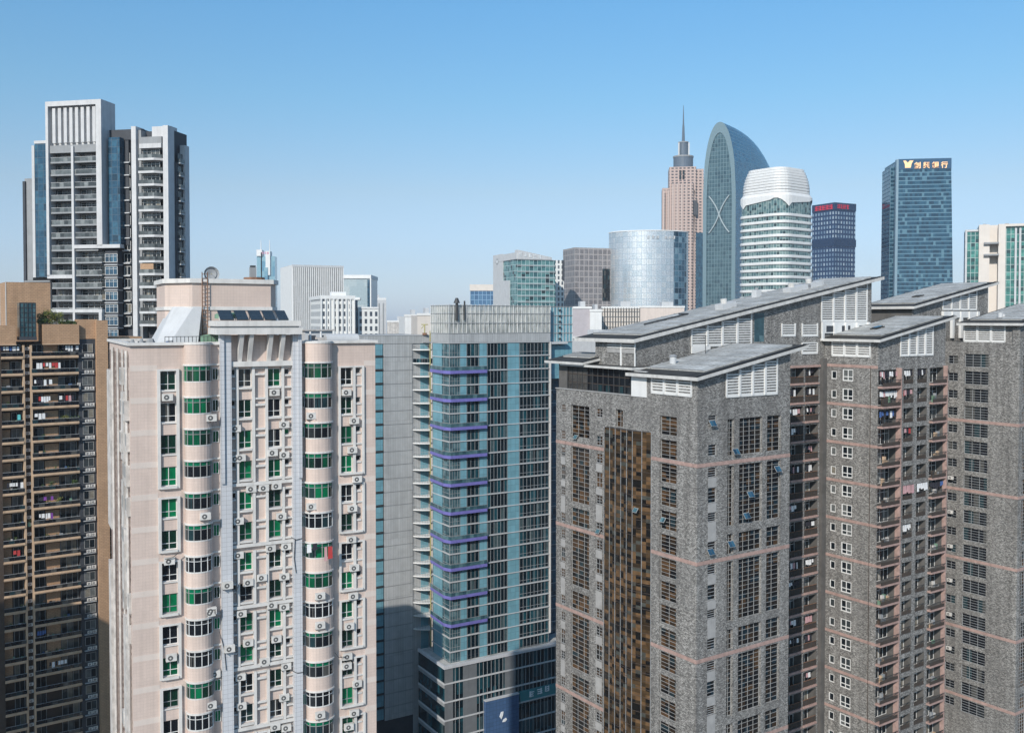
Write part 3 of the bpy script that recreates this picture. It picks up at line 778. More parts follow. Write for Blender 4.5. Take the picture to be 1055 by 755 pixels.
wl.face([(0,11.5,zpar-2),(UA,11.5,zpar-2),(UA,11.5,zzA(UA)-.42),(0,11.5,zlo)], M['stone'])
wl.face([(0,VA,0),(UA,VA,0),(UA,VA,zpar),(0,VA,zpar)], M['stone'])
wl.box(0, UA, 0, VA, 0, zbot, M['stone'], skip='td')
wl.face([(0,11.5,zpar-.6),(UA,11.5,zpar-.6),(UA,VA,zpar-.6),(0,VA,zpar-.6)], M['midgrey'])
wl.box(-.12, .5, 12.6, VA+.1, zpar, zpar+.12, M['stonepale'])
# pale infill between the small windows
for zb in bands:
    for p, q in ((a0,a1),(b0,b1)):
        for lo, hi in ((-3.2,-2.1),(-6.4,-5.5),(-10.2,-7.8)):
            wl.box(-.012, 0, p, q, zb+lo, zb+hi, M['stonepale'], skip='r')
    for lo, hi in ((-2.85,-1.65),(-5.95,-4.85),(-9.55,-7.15)):
        wl.box(r0[0], r0[1], -.012, 0, zb+lo, zb+hi, M['stonepale'], skip='b')
A.part('wall', wl)
g0, g1 = V(671), V(627)
for zb in bands:
    mb = MB(); P = [(-.05,-.05),(UA,-.05),(UA,0),(0,0),(0,g0),(-.05,g0)]; mb.prism(P, zb-.23, zb+.23, M['stoneband']); A.part('stone_band', mb)
    mb = MB(); mb.box(-.05, 0, g1, VA, zb-.23, zb+.23, M['stoneband'], skip='r'); A.part('stone_band', mb)
# bronze glass bay
zgt = A.L(640, 441)[1]
mb = MB(); gm = V(657)
poly = [(0,g0),(-.9,gm),(-1.0,g1-.3),(0,g1)]
acc = 0
for p, q in zip(poly, poly[1:]):
    L = math.hypot(p[0]-q[0], p[1]-q[1])
    mb.face([(*p,zbot),(*q,zbot),(*q,zgt),(*p,zgt)], M['g_bronze'], [(acc,0),(acc+L,0),(acc+L,zgt-zbot),(acc,zgt-zbot)]); acc += L+.01
mb.face([(*p,zgt) for p in poly], M['darkmetal']); bayo = A.part('glass_bay', mb)
mb = MB()
for t in [i/5 for i in range(6)]:
    x, y = -.9-.1*t-.04, gm + (g1-.3-gm)*t
    mb.box(x-.03, x+.02, y-.035, y+.035, zbot, zgt+.1, M['midgrey'])
for t in (.0,.5):
    x, y = -.9*t, g0+(gm-g0)*t; mb.box(x-.06, x+.02, y-.035, y+.035, zbot, zgt+.1, M['midgrey'])
mb.build('mullion', bayo)
mb = MB(); z = zgt
while z > zbot:
    mb.bar((-.95,gm,z),(-1.04,g1-.3,z),.035,M['brownwall'],4); mb.bar((-.02,g0,z),(-.95,gm,z),.035,M['brownwall'],4); z -= 1.05
mb.build('transom', bayo)
mb = MB(); mb.box(-.02, 0, V(671), V(650), A.L(660,440)[1], A.L(660,408)[1], M['brownwall'], skip='r')
# penthouse strip with dark glazing
pv0, pv1 = A.v(650,395,.5), A.v(585,395,.5); pzt = A.L(618, 378.5, .5)[1]
mb = MB(); mb.box(.5, 6, pv0, pv1, zpar-.5, pzt, M['g_dark'])
for i in range(13):
    y = pv0 + (pv1-pv0)*i/12; mb.box(.42, .5, y-.06, y+.06, zpar-.3, pzt, M['darkmetal'])
for z in (.33,.66): mb.box(.44, .5, pv0, pv1, zpar+(pzt-zpar)*z-.05, zpar+(pzt-zpar)*z+.05, M['brownwall'])
A.part('penthouse', mb)
mb = MB(); mb.box(-.6, 6.5, pv0-1.5, pv1+.4, pzt, pzt+.32, M['slabedge'], top=M['rooftile']); A.part('penthouse_roof', mb)
mb = MB(); mb.box(-.12, .3, A.v(666,395,-.1), A.v(650.5,395,-.1), zpar+.0, pzt-.1, M['white']); A.part('stair_box', mb)
louvre(A, 'L', 0, A.v(713,398), A.v(671.5,398), A.L(690,406)[1], zlo-.1, 3)
l0, l1 = A.u(748,390), A.u(800.5,390)
louvre(A, 'F', 0, l0, l1, A.F(775,407)[1], zzA(l0)-.75, 4, zzA(l1)-.75)
zz2 = roof(A, -1.0, 5.5, 21.3, VA+1.6, A.L(590, 373, -1)[1], .35, 'low_roof')
mb = MB(); mb.prism([(.5,22),(5,22),(5,VA),(.5,VA)], zpar-.5, zpar+1, M['stonedark'], z1b=[zz2(.5)-.35,zz2(5)-.35,zz2(5)-.35,zz2(.5)-.35]); A.part('roof_room', mb)
A.flush()
# open casement vents tilted out of the front
for x, y in ((733,433),(757,462),(772,506),(800,480),(731,565),(752,557),(768,528)):
    u, z = A.F(x, y); mb = MB(); mb.T = Matrix.Translation((u,0,z)) @ Matrix.Rotation(R(-35),4,'X')
    mb.box(-.52,.52,-.05,0,-.86,0,M['framegrey']); mb.box(-.48,.48,-.06,-.05,-.83,-.07,M['g_blue']); A.part('open_casement', mb)
for x, y in ((594,448),(617,545),(684,533),(656,523),(630,714)):
    v, z = A.L(x, y, -1 if x == 656 else 0); mb = MB(); mb.T = Matrix.Translation((-1.05 if x == 656 else 0,v,z)) @ Matrix.Rotation(R(35),4,'Y')
    mb.box(-.05,0,-.42,.42,-.7,0,M['framegrey']); mb.box(-.06,-.05,-.36,.36,-.64,-.06,M['g_greyteal']); A.part('open_casement', mb)

# ---- upper wing behind it, with the balcony recess
Wg = grey('grey_stone_wing', 'long grey stone wing with the highest sloping roof, behind the nearest grey tower', 1.2, 13.0)
UW = 54.8
zw0 = Wg.F(653, 349.5)[1]
zzW = roof(Wg, 0, UW, 0, 13, zw0, .5)
y = 1.0
bz = Wg.F(830, 376.5, y)[1]
p0, p1 = Wg.u(814,430,y), Wg.u(843,430,y); pm = Wg.u(828.5,430,y)
FB = 3.0; NB = 22; zbot = bz - NB*FB
hs = []
for k in range(NB):
    for a, b in ((p0, pm-.22), (pm+.22, p1)): hs.append((a, b, bz-k*FB-2.72, bz-k*FB-.32))
wl = MB()
for u0, u1, m in ((1, UW-2, M['stone']),):
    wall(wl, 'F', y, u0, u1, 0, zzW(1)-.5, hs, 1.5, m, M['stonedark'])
    wl.face([(u0,y,zzW(1)-.5),(u1,y,zzW(1)-.5),(u1,y,zzW(u1)-.5)], m)
v1 = 9.4
wl.face([(1,y,0),(1,v1,0),(1,v1,zzW(1)-.5),(1,y,zzW(1)-.5)], M['stone'])
wl.face([(UW-2,y,0),(UW-2,v1,0),(UW-2,v1,zzW(UW-2)-.5),(UW-2,y,zzW(UW-2)-.5)], M['stone'])
wl.face([(1,v1,0),(UW-2,v1,0),(UW-2,v1,zzW(UW-2)-.5),(1,v1,zzW(1)-.5)], M['stone'])
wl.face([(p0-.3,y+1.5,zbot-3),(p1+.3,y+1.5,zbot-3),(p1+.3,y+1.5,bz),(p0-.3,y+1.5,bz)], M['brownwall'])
Wg.part('wall', wl)
x0, x1 = Wg.u(844.3,450,y), Wg.u(848.5,450,y)
mb = MB(); mb.box(x0, x1, y-.6, y, 0, bz+1, M['stonedark']); Wg.part('pier', mb)
rail = MB(); wA = pm-.22-p0
for i in range(9): rail.box(i*wA/8-.03, i*wA/8+.03, -.03,.03, 0,.95, M['darkmetal'])
rail.box(0,wA,-.05,.05,.93,1.0,M['rust']); rail.box(0,wA,.06,.08,.05,.9,M['brownwall'])
RM = rail.mesh('railing')
slab = MB(); slab.box(-.05, wA+.05, -.22, .02, -.3, .02, M['stoneband']); SM = slab.mesh('balcony')
for k in range(NB):
    for j, a in enumerate((p0, pm+.22)):
        zf = bz-k*FB-2.72
        b = inst('balcony', SM, Wg.root, (a, y, zf)); inst('railing', RM, b)
        Wg.win('balcony_door', 'F', y+1.2, a+.15, a+wA-.2, zf+.05, zf+2.3, 3, (.7,), M['frame'], M['g_home'], .07, .2)
mb = MB(); mb.box(p0-.2, p1+.2, y-.3, y, bz-.3, bz+.05, M['stoneband']); Wg.part('stone_band', mb)
Wg.flush(46)
# louvre openings of the wing
def lou(B, yy, xa, xb, ya, n, zz, dz=.75):
    a, b = B.u(xa,ya-8,yy), B.u(xb,ya-8,yy); z0 = B.F((xa+xb)/2, ya, yy)[1]
    return louvre(B, 'F', yy, a, b, z0, zz(a)-dz, n, zz(b)-dz)
lou(Wg, y, 712, 774, 356, 4, zzW); lou(Wg, y, 846, 893, 331, 4, zzW)
a, b = Wg.u(805,350,y), Wg.u(819,350,y); louvre(Wg, 'F', y, a, b, Wg.F(812,346,y)[1], Wg.F(812,333,y)[1], 1)
a, b = Wg.u(826,350,y), Wg.u(842,350,y); louvre(Wg, 'F', y, a, b, Wg.F(834,346,y)[1], Wg.F(834,333,y)[1], 1)
a, b = Wg.u(826,360,y), Wg.u(842,360,y); louvre(Wg, 'F', y, a, b, Wg.F(834,364,y)[1], Wg.F(834,353,y)[1], 1)
a, b = Wg.u(712,362,y), Wg.u(731,362,y); mb = MB(); mb.box(a, b, y-.2, y, Wg.F(720,364,y)[1], Wg.F(720,357,y)[1], M['white']); Wg.part('wall_base', mb)
mb = MB(); a, b = Wg.u(777,345,y), Wg.u(787,345,y); mb.box(a, b, y-.02, y+.0, Wg.F(782,352,y)[1], zzW(a)-.8, M['g_greyteal']); Wg.part('glazed_gap', mb)
mb = MB(); a, b = Wg.u(846,332,y), Wg.u(893,332,y); zq = Wg.F(870,331,y)[1]
mb.box(a, b, y-.25, y, zq-1.9, zq-.15, M['white'])
for i in range(5): mb.box(a+(b-a)*i/4-.25, a+(b-a)*i/4+.25, y-.5, y-.25, zq-3, zq-.15, M['white'])
for i in range(3): mb.box(a+(b-a)*(i+.25)/3, a+(b-a)*(i+.8)/3, y-.27, y-.25, zq-1.7, zq-.7, M['darkwall'])
Wg.part('louvre_base', mb)
# left gable face: white frames in a grey wall
mb = MB(); va, vb = Wg.v(655,365,1), Wg.v(626,365,1); z0, z1 = Wg.L(640,378,1)[1], Wg.L(640,352,1)[1]
mb.box(.86,1,va,va+.18,z0-1.5,z1,M['white']); mb.box(.86,1,(va+vb)/2-.15,(va+vb)/2+.15,z0,z1,M['white'])
mb.box(.9,1,va,vb,(z0+z1)/2+.2,(z0+z1)/2+.75,M['stonepale'])
for i in range(5): mb.box(.93,1,va,vb,z1-.25-i*.32,z1-.1-i*.32,M['louvre'])
Wg.part('gable_louvre', mb)
# roof vents on the wing
for i, (x, yy, z) in enumerate(((815,300,3),(833,297,5),(745,313,4))):
    p = Wg.F(x, yy, 5.0); mb = MB(); mb.box(0,5-i,0,1.6,0,.8,M['lightgrey']); mb.cyl(1.2,.8,.8,1.5,.5,M['slabedge'],12)
    lab = ['long pale plant box near the upper end of the highest grey roof','low pale vent box close to the top of the highest grey roof','short pale vent box half way up the highest grey roof'][i]
    o = mb.build('roof_vent'); q = Wg.world(p[0], 5.0); o.location = (q.x, q.y, zzW(p[0])+.15); o.rotation_euler = (0, -math.atan(SL), R(GA)); tag(o, lab, 'roof vent')

# ---- tower B with the white windows
B = grey('grey_stone_tower', 'grey stone tower with a white window column and pink-edged corner balconies', 42.0, 4.3)
UB = B.u(972.5,500); VB = B.v(848.5,500)
zB = B.F(903, 378.5)[1]; zbot = zB - 66; FB = 3.0
zzB = roof(B, -1.0, UB+1.5, -1.0, VB+.6, B.F(902,350,-1)[1])
zlo = zzB(0)-.42
HL, HF = [], []
NB = 21
w0, w1 = B.v(878.5,450), B.v(867.5,450); q0, q1 = B.v(861.5,450), B.v(856,450)
ca0, ca1 = B.u(904.5,450), B.u(923,450); cb0, cb1 = B.u(957.5,450), B.u(971.5,450)
lg = [(B.u(930.5,450),B.u(940.5,450)),(B.u(944.5,450),B.u(954.5,450))]
WF = MB()
for k in range(NB):
    z = zB - .15 - k*FB
    HL.append(B.win('white_window','L',0,w0,w1,z-2.2,z-.35,2,(.36,),M['white'],M['g_home'],.16,.1))
    HL.append(B.win('small_window','L',0,q0,q1,z-2.0,z-.7,1,1,M['white'],M['g_home'],.14,.1))
    for a, b in lg: HF.append((a,b,z-2.6,z-.35))
    HF.append((ca0,ca1,z-2.75,z-.3)); HF.append((cb0,cb1,z-2.75,z-.3))
wl = MB()
wall(wl,'L',0,0,VB,zbot,zlo,HL,.2,M['stone'])
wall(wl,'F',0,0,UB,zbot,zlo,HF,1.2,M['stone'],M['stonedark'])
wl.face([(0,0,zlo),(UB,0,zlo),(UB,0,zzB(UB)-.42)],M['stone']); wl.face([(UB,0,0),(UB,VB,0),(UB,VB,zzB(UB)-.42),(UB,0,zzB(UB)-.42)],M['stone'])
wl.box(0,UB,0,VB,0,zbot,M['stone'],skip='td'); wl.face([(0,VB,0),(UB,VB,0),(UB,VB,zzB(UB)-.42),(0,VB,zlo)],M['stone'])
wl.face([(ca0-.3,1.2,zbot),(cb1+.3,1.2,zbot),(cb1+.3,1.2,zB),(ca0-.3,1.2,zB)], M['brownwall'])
B.part('wall', wl)
for i in range(0, NB, 2):
    z = zB - i*FB; mb = MB(); mb.box(-.06,0,0,VB,z-.22,z+.22,M['stoneband'],skip='r')
    B.part('stone_band', mb)
def balc(wd, pr):
    s = MB(); s.box(0,wd,-pr,.02,-.28,0,M['stoneband']); s.box(wd-.22,wd-.02,-pr+.02,0,0,2.7,M['stoneband'])
    r = MB()
    n = int(wd/.3)
    for i in range(n+1): r.box(i*wd/n-.02,i*wd/n+.02,-pr+.02,-pr+.06,0,.95,M['darkmetal'])
    r.box(0,wd,-pr,-pr+.08,.93,1.0,M['darkmetal']); r.box(0.02,.06,-pr,0,.93,1.0,M['darkmetal']); r.box(.05,wd-.05,-pr+.07,-pr+.09,.08,.55,M['brownwall'])
    return s.mesh('balcony'), r.mesh('railing')
b1, b2 = balc(ca1-ca0+.3, .9), balc(cb1-cb0+.3, .7)
lr = MB(); lw = lg[0][1]-lg[0][0]
for i in range(7): lr.box(i*lw/6-.02,i*lw/6+.02,.0,.04,0,.95,M['darkmetal'])
lr.box(0,lw,0,.06,.93,1.0,M['darkmetal']); lr.box(0,lw,.05,.07,.05,.6,M['brownwall']); LR = lr.mesh('loggia_railing')
for k in range(NB):
    z = zB - .15 - k*FB - 2.75
    for (sm, rm), a in ((b1,ca0-.15),(b2,cb0-.15)):
        o = inst('balcony', sm, B.root, (a,0,z)); inst('railing', rm, o)
    for a, b in lg:
        inst('loggia_railing', LR, B.root, (a,.05,z+.15))
        B.win('loggia_door','F',.95,a+.1,b-.1,z+.15,z+2.4,3,(.65,),M['frame'],M['g_home'],.07,.2)
    B.win('balcony_door','F',.95,ca0+.1,ca1-.1,z+.02,z+2.3,4,(.7,),M['frame'],M['g_home'],.07,.2)
    B.win('balcony_door','F',.95,cb0+.1,cb1-.1,z+.02,z+2.3,3,(.7,),M['frame'],M['g_home'],.07,.2)
B.flush(64)
louvre(B,'L',0,B.v(897,360),B.v(857.5,360),B.L(880,367)[1],zlo-.15,3)
a, b = B.u(927.5,350), B.u(961,350); louvre(B,'F',0,a,b,B.F(944,366)[1],zzB(a)-.7,4,zzB(b)-.7)
for x, k in ((873,.4),): pass

# ---- second wing, behind tower B
W2 = grey('grey_stone_wing', 'short grey stone wing with white louvres peeking up behind the tower with white windows', 66.0, 14.0)
zzW2 = roof(W2, 0, 27, 0, 12, W2.F(940,315.5)[1], .45)
mb = MB(); 
sloped_wall(mb, 1, 1, 25, 0, lambda u: zzW2(u)-.45, M['stone'])
mb.face([(1,1,0),(1,10,0),(1,10,zzW2(1)-.45),(1,1,zzW2(1)-.45)], M['stonedark']); mb.face([(25,1,0),(25,10,0),(25,10,zzW2(25)-.45),(25,1,zzW2(25)-.45)], M['stone'])
mb.face([(1,10,0),(25,10,0),(25,10,zzW2(25)-.45),(1,10,zzW2(1)-.45)], M['stone']); W2.part('wall', mb)
lou(W2, 1, 971, 1006, 319, 4, zzW2, .7)
mb = MB(); a, b = W2.u(971,322,1), W2.u(1006,322,1); z = W2.F(990,320,1)[1]
for i in range(5): mb.box(a+(b-a)*i/4-.3,a+(b-a)*i/4+.3,.5,1,z-5,z-.15,M['white'])
mb.box(a,b,.7,1,z-1.3,z-.15,M['white']); W2.part('louvre_base', mb)

# ---- tower C at the right edge of the frame
C = grey('grey_stone_tower', 'grey stone tower cut off by the right edge, with wide dark window column', 74.2, .1)
VC = C.v(971,500); UC = 17.0
zC = C.L(1046,438)[1]; zbot = zC-62
zpC = C.L(1010,352.5)[1]
zzC = roof(C, -1.0, UC+1.5, -1.0, 10.5, C.F(1041,333,-1)[1])
HL, HF = [], []
w0, w1 = C.v(1017.5,450), C.v(993,450); q0, q1 = C.v(986,450), C.v(976,450)
for k in range(-4, 17):
    z = zC - .35 - k*3.02
    HL.append(C.win('window','L',0,w0,w1,z-2.35,z-.1,3,5,M['aluminium'],M['g_dark'],.07,.2))
    if k < 17: HL.append(C.win('small_window','L',0,q0,q1,z-1.9,z-.5,2,3,M['aluminium'],M['g_dark'],.06,.2))
for j, (a, b) in enumerate(((1.2,3.2),(5,9),(11,14))):
    for i in range(-1, 5):
        zb = zC - i*12.08
        HF.append(C.win('tall_window','F',0,a,b,zb-8.1,zb-.45,3,13,M['aluminium'],M['g_brown'],.07,.2))
        HF.append(C.win('tall_window','F',0,a,b,zb-11.7,zb-9.1,3,4,M['aluminium'],M['g_brown'],.07,.2))
wl = MB()
wall(wl,'L',0,0,VC,zbot,zpC,HL,.22,M['stone']); wall(wl,'F',0,0,UC,zbot,zpC,HF,.22,M['stone'])
wl.face([(0,0,zpC),(UC,0,zpC),(UC,0,zzC(UC)-.42),(0,0,zzC(0)-.42)],M['stone']); wl.face([(0,0,zpC),(0,1.2,zpC),(0,1.2,zzC(0)-.42),(0,0,zzC(0)-.42)],M['stone'])
wl.box(0,UC,0,VC,0,zbot,M['stone'],skip='td'); wl.face([(0,VC,zbot),(UC,VC,zbot),(UC,VC,zpC),(0,VC,zpC)],M['stone'])
wl.face([(UC,0,zbot),(UC,VC,zbot),(UC,VC,zpC),(UC,0,zpC)],M['stone']); wl.face([(0,0,zpC-.4),(UC,0,zpC-.4),(UC,VC,zpC-.4),(0,VC,zpC-.4)],M['midgrey'])
wl.box(.4,UC-.4,1,9.8,zpC-.4,zzC(0)-.42,M['stone'])
C.part('wall', wl)
for i in range(-0, 5):
    z = zC - i*12.08; mb = MB(); mb.prism([(-.05,-.05),(UC,-.05),(UC,0),(0,0),(0,VC),(-.05,VC)], z-.25, z+.25, M['stoneband']); C.part('stone_band', mb)
louvre(C,'L',.36,C.v(1036,345,.4),C.v(993.5,345,.4),zpC+.1,zzC(0)-.5,3)
for k in range(3, 14, 2):
    z = zC - k*3.02; add_ac(C, -.02, (q0+q1)/2, z-1.2, -math.pi/2, .9)
C.flush()
# low cream plant room between the wing and tower C
mb = MB()

# small equipment on the grey roofs
def on_roof(Bx, zz, u, v, name, mb, label, cat, tilt=False):
    o = mb.build(name); q = Bx.world(u, v); o.location = (q.x, q.y, zz(u)+.14); o.rotation_euler = (0, -math.atan(SL) if tilt else 0, R(GA)); return tag(o, label, cat)
mb = MB(); mb.bar((0,0,0),(0,0,2.6),.05,M['darkmetal'],5)
for i in range(4): mb.bar((-.5,0,1.5+i*.3),(.5,0,1.5+i*.3),.025,M['darkmetal'],4)
on_roof(A, zzA, 11, 9.5, 'aerial', mb, 'thin dark aerial on the lower roof of the nearest grey tower', 'aerial')
mb = MB(); mb.cyl(0,0,0,1.0,.45,M['lightgrey'],12); mb.cyl(0,0,1.0,1.25,.6,M['midgrey'],12,.2)
on_roof(A, zzA, 4.5, 9.0, 'roof_vent', mb, 'round capped vent on the lower roof of the nearest grey tower', 'roof vent')
mb = MB(); mb.box(0,2.2,0,1.2,0,.18,M['rooftile']); mb.box(.2,2.0,.2,1.0,.18,.3,M['g_dark'])
on_roof(B, zzB, 6, 4.5, 'roof_hatch', mb, 'flat dark hatch on the roof of the tower with white windows', 'roof hatch', True)
mb = MB(); mb.bar((0,0,.2),(9,0,.2),.12,M['darkmetal'],6); mb.bar((9,0,.2),(9,2,.2),.12,M['darkmetal'],6)
on_roof(Wg, zzW, 9, 8, 'roof_pipe', mb, 'long dark bent pipe lying on the lower end of the highest grey roof', 'pipe', True)
mb = MB(); mb.box(0,1.2,0,1.0,0,1.2,M['lightgrey']); mb.cyl(.6,.5,1.2,1.6,.3,M['midgrey'],10)
on_roof(Wg, zzW, 34, 9, 'roof_vent', mb, 'boxy grey vent in the middle of the highest grey roof', 'roof vent')
mb = MB(); mb.bar((0,0,0),(0,0,3.2),.05,M['darkmetal'],5); mb.bar((-.6,0,2.6),(.6,0,2.6),.03,M['darkmetal'],4); mb.bar((-.4,0,2.9),(.4,0,2.9),.03,M['darkmetal'],4)
on_roof(Wg, zzW, 44, 6, 'aerial', mb, 'thin aerial near the upper end of the highest grey roof', 'aerial')
mb = MB(); mb.box(0,1.8,0,1.4,0,.2,M['rooftile'])
on_roof(W2, zzW2, 9, 5, 'roof_hatch', mb, 'small dark hatch on the roof behind the tower with white windows', 'roof hatch', True)
mb = MB(); mb.cyl(0,0,0,.9,.4,M['lightgrey'],12); mb.cyl(1.4,.2,0,.7,.3,M['lightgrey'],12); mb.box(-.4,1.8,-.4,.6,0,.12,M['midgrey'])
on_roof(C, zzC, 3, 5, 'roof_vent', mb, 'pair of round vents on the roof at the right edge', 'roof vent')
# ---------------------------------------------------------------- glass serviced-apartment tower with purple balconies
Hb = Bld('glass_hotel_tower', 'teal glass tower with purple balcony fronts and a pale lattice screen on its roof', 'glass tower', px=463, D=215, ang=31)
uh = lambda x: Hb.u(x, 450)
UH = uh(566); VH = Hb.v(445, 450)
zt = Hb.F(463, 353.5)[1]; FP = 3.22; NF = 24
zpod = Hb.F(463, 690)[1]
core = MB(); core.box(.12, UH-.02, .12, VH, 0, zt, M['darkwall']); Hb.part('core', core)
gs = [('glazing_group', uh(481), uh(493.5), 3, 'g_teal'), ('glazing_group', uh(502), uh(522.8), 6, 'g_teal'), ('glazing_group', uh(535.3), uh(565.3), 8, 'g_teal'), ('glazing_group', uh(463.3), uh(474), 4, 'g_greyteal')]
for k in range(NF):
    z1 = zt - k*FP - .12; z0 = z1 - FP + .24
    for nm, a, b, n, g in gs[:3]: Hb.win(nm, 'F', 0, a, b, z0, z1, n, (.28,) if n == 8 else 1, M['aluminium'], M[g], .09, .06)
    Hb.win('corner_glazing', 'F', 0, gs[3][1], gs[3][2], z0, z1, 4, (.3,), M['aluminium'], M['g_greyteal'], .07, .04)
    Hb.win('corner_glazing', 'L', 0, .1, VH-.2, z0, z1, 3, (.3,), M['aluminium'], M['g_greyteal'], .08, .06)
Hb.flush()
for a, b in ((474.2,480.6),(494,501.5),(523.2,534.8)):
    mb = MB(); mb.box(uh(a), uh(b), -.03, .1, zt-NF*FP, zt, M['palepanel']); Hb.part('pale_panel_strip', mb)
mb = MB(); mb.box(-.04, .1, VH*.42, VH*.92, zt-NF*FP, zt, M['palepanel']); Hb.part('pale_panel_strip', mb)
for k in range(NF+1):
    z = zt - k*FP; mb = MB()
    mb.box(-.16, UH+.1, -.2, .1, z-.085, z+.085, M['lightgrey']); mb.box(-.16, .1, .1, VH, z-.085, z+.085, M['lightgrey'])
    Hb.part('floor_ledge', mb)
mb = MB(); mb.box(UH, UH+.35, -.22, .2, zt-(NF-2)*FP, zt, M['trim']); Hb.part('edge_trim', mb)
zp1 = Hb.F(480, 381.5, -.9)[1]
ub1 = Hb.u(502, 450, -.9)
for k in range(10):
    z = zp1 - k*2*FP; mb = MB()
    poly = [(-.5,VH),(-1.0,1.2),(-.2,-.9),(ub1,-.9),(ub1,.05),(.05,.05),(.05,VH)]
    mb.prism(poly, z-.72, z, M['purple'], perim=True); b = Hb.part('purple_balcony', mb)
    rl = MB()
    for p, q in zip(poly[:3], poly[1:4]): rl.face([(*p,z),(*q,z),(*q,z+.85),(*p,z+.85)], M['g_greyteal']); rl.bar((*p,z+.88),(*q,z+.88),.04,M['aluminium'],4)
    # rail set back so the balcony edge reads
    rl.T = None; rl.build('glass_railing', b)
# crown: solid band and translucent screen on posts
m, n_, b_ = newmat('screen_glass'); b_.inputs['Base Color'].default_value = (.52,.54,.52,1); b_.inputs['Roughness'].default_value = .3; b_.inputs['Alpha'].default_value = .62
nzz = N(n_, 'ShaderNodeTexNoise'); nzz.inputs['Scale'].default_value = 2.2; tcc = N(n_, 'ShaderNodeTexCoord'); mpp = N(n_, 'ShaderNodeMapping'); mpp.inputs['Scale'].default_value = (1.2,.18,1)
n_.links.new(tcc.outputs['UV'], mpp.inputs['Vector']); n_.links.new(mpp.outputs[0], nzz.inputs['Vector'])
n_.links.new(ramp(n_, nzz.outputs['Fac'], [(.35,(.30,.32,.31)),(.62,(.62,.63,.60))]), b_.inputs['Base Color']); M['screen'] = m
zcb = Hb.F(463, 343.5)[1]; zct = Hb.F(463, 314)[1]
zcb = min(zcb, zt+3.2)
mb = MB(); mb.box(-.2, UH+.1, -.22, .3, zt+.13, zcb, M['panel'], skip=''); mb.box(-.2, .3, .3, VH, zt+.13, zcb, M['panel']); mb.box(.3,UH,.3,VH+12,zt-.2,zt+.1,M['midgrey']); Hb.part('crown_band', mb)
mb = MB()
mb.box(-.15, UH, -.12, -.08, zcb, zct, M['screen']); mb.box(-.15,-.11,-.08,VH,zcb,zct,M['screen']); mb.box(UH-.1,UH-.06,-.08,16,zcb,zct,M['screen'])
scr = Hb.part('roof_screen', mb)
mb = MB(); n = 24
for i in range(n+1): x = -.2 + (UH+.2)*i/n; mb.box(x-.05,x+.05,-.28,-.14,zcb,zct+.15,M['frame'])
for i in range(1,9): y = VH*i/8; mb.box(-.3,-.18,y-.05,y+.05,zcb,zct+.15,M['frame'])
for t in (0,.36,.7,.98): z = zcb+(zct-zcb)*t; mb.box(-.3,UH,-.3,-.16,z-.07,z+.07,M['aluminium']); mb.box(-.3,-.16,-.16,VH,z-.07,z+.07,M['aluminium'])
mb.build('screen_post', scr)
mb = MB()
for i in range(18):
    x = rnd.uniform(.5,UH-3); mb.box(x,x+rnd.uniform(.8,2.2),rnd.uniform(1.2,3),rnd.uniform(3.5,5),zt,zt+rnd.uniform(3.4,5.4),M['darkwall'] if i%3 else M['lightgrey'])
Hb.part('roof_plant', mb)
mb = MB(); mb.box(1.2,uh(486),2.2,9,zt,zct-.4,M['dirtywhite']); Hb.part('roof_room', mb)
mb = MB(); mb.box(uh(500),UH-2,8,20,zt,zct-1.2,M['dirtywhite']); Hb.part('roof_room', mb)
for x, zz, r in ((470.5,311,.32),(478.5,310,.2)):
    mb = MB(); u, z = Hb.F(x, zz, -.4); mb.cyl(u,-.45,zcb+3.0,z,r,M['darkmetal'],10)
    if r > .3: mb.cyl(u,-.45,z-.3,z+.9,.75,M['darkmetal'],12,.3)
    Hb.part('exhaust_pipe', mb)
# bluish stair tower at the right end of the crown, canopy and set-back wing below it
ty = 1.5
ua, ub_ = Hb.u(566.5,330,ty), Hb.u(589.5,330,ty)
ztw, ztb = Hb.F(578,316,ty)[1], Hb.F(578,352,ty)[1]
mb = MB(); mb.box(ua+.2, ub_, ty, ty+9, ztb-9, ztw, M['palepanel']); tw = Hb.part('stair_tower', mb)
mb = MB()
for i in range(8): x = ua+.2+(ub_-ua-.2)*i/7; mb.box(x-.05,x+.05,ty-.12,ty,ztb,ztw+.1,M['frame'])
for i in range(5): z = ztb+(ztw-ztb)*i/4; mb.box(ua,ub_+.1,ty-.16,ty,z-.08,z+.08,M['aluminium'])
for i in range(7): z = ztw-1-i*1.4; mb.cyl(ua+(ub_-ua)*.42,ty-.25,z,z+.35,.35,M['darkmetal'],8)
mb.build('lattice', tw)
mb = MB(); mb.box(UH+.1, Hb.u(585,352,0), 0, 4, ztb-.5, ztb, M['lightgrey']); Hb.part('canopy', mb)
mb = MB(); mb.box(UH+.36, UH+10, 5, 24, 0, zt-9, M['g_blue'], top=M['midgrey']); mb.box(UH+.36, UH+10, 5.5, 24, zt-9, ztb-.5, M['darkwall']); Hb.part('rear_wing', mb)
mb = MB()
for k in range(20): z = zt-9-k*FP; mb.box(UH+.4,UH+10,4.85,5,z-.1,z+.1,M['aluminium'])
Hb.part('rear_wing_ledge', mb)
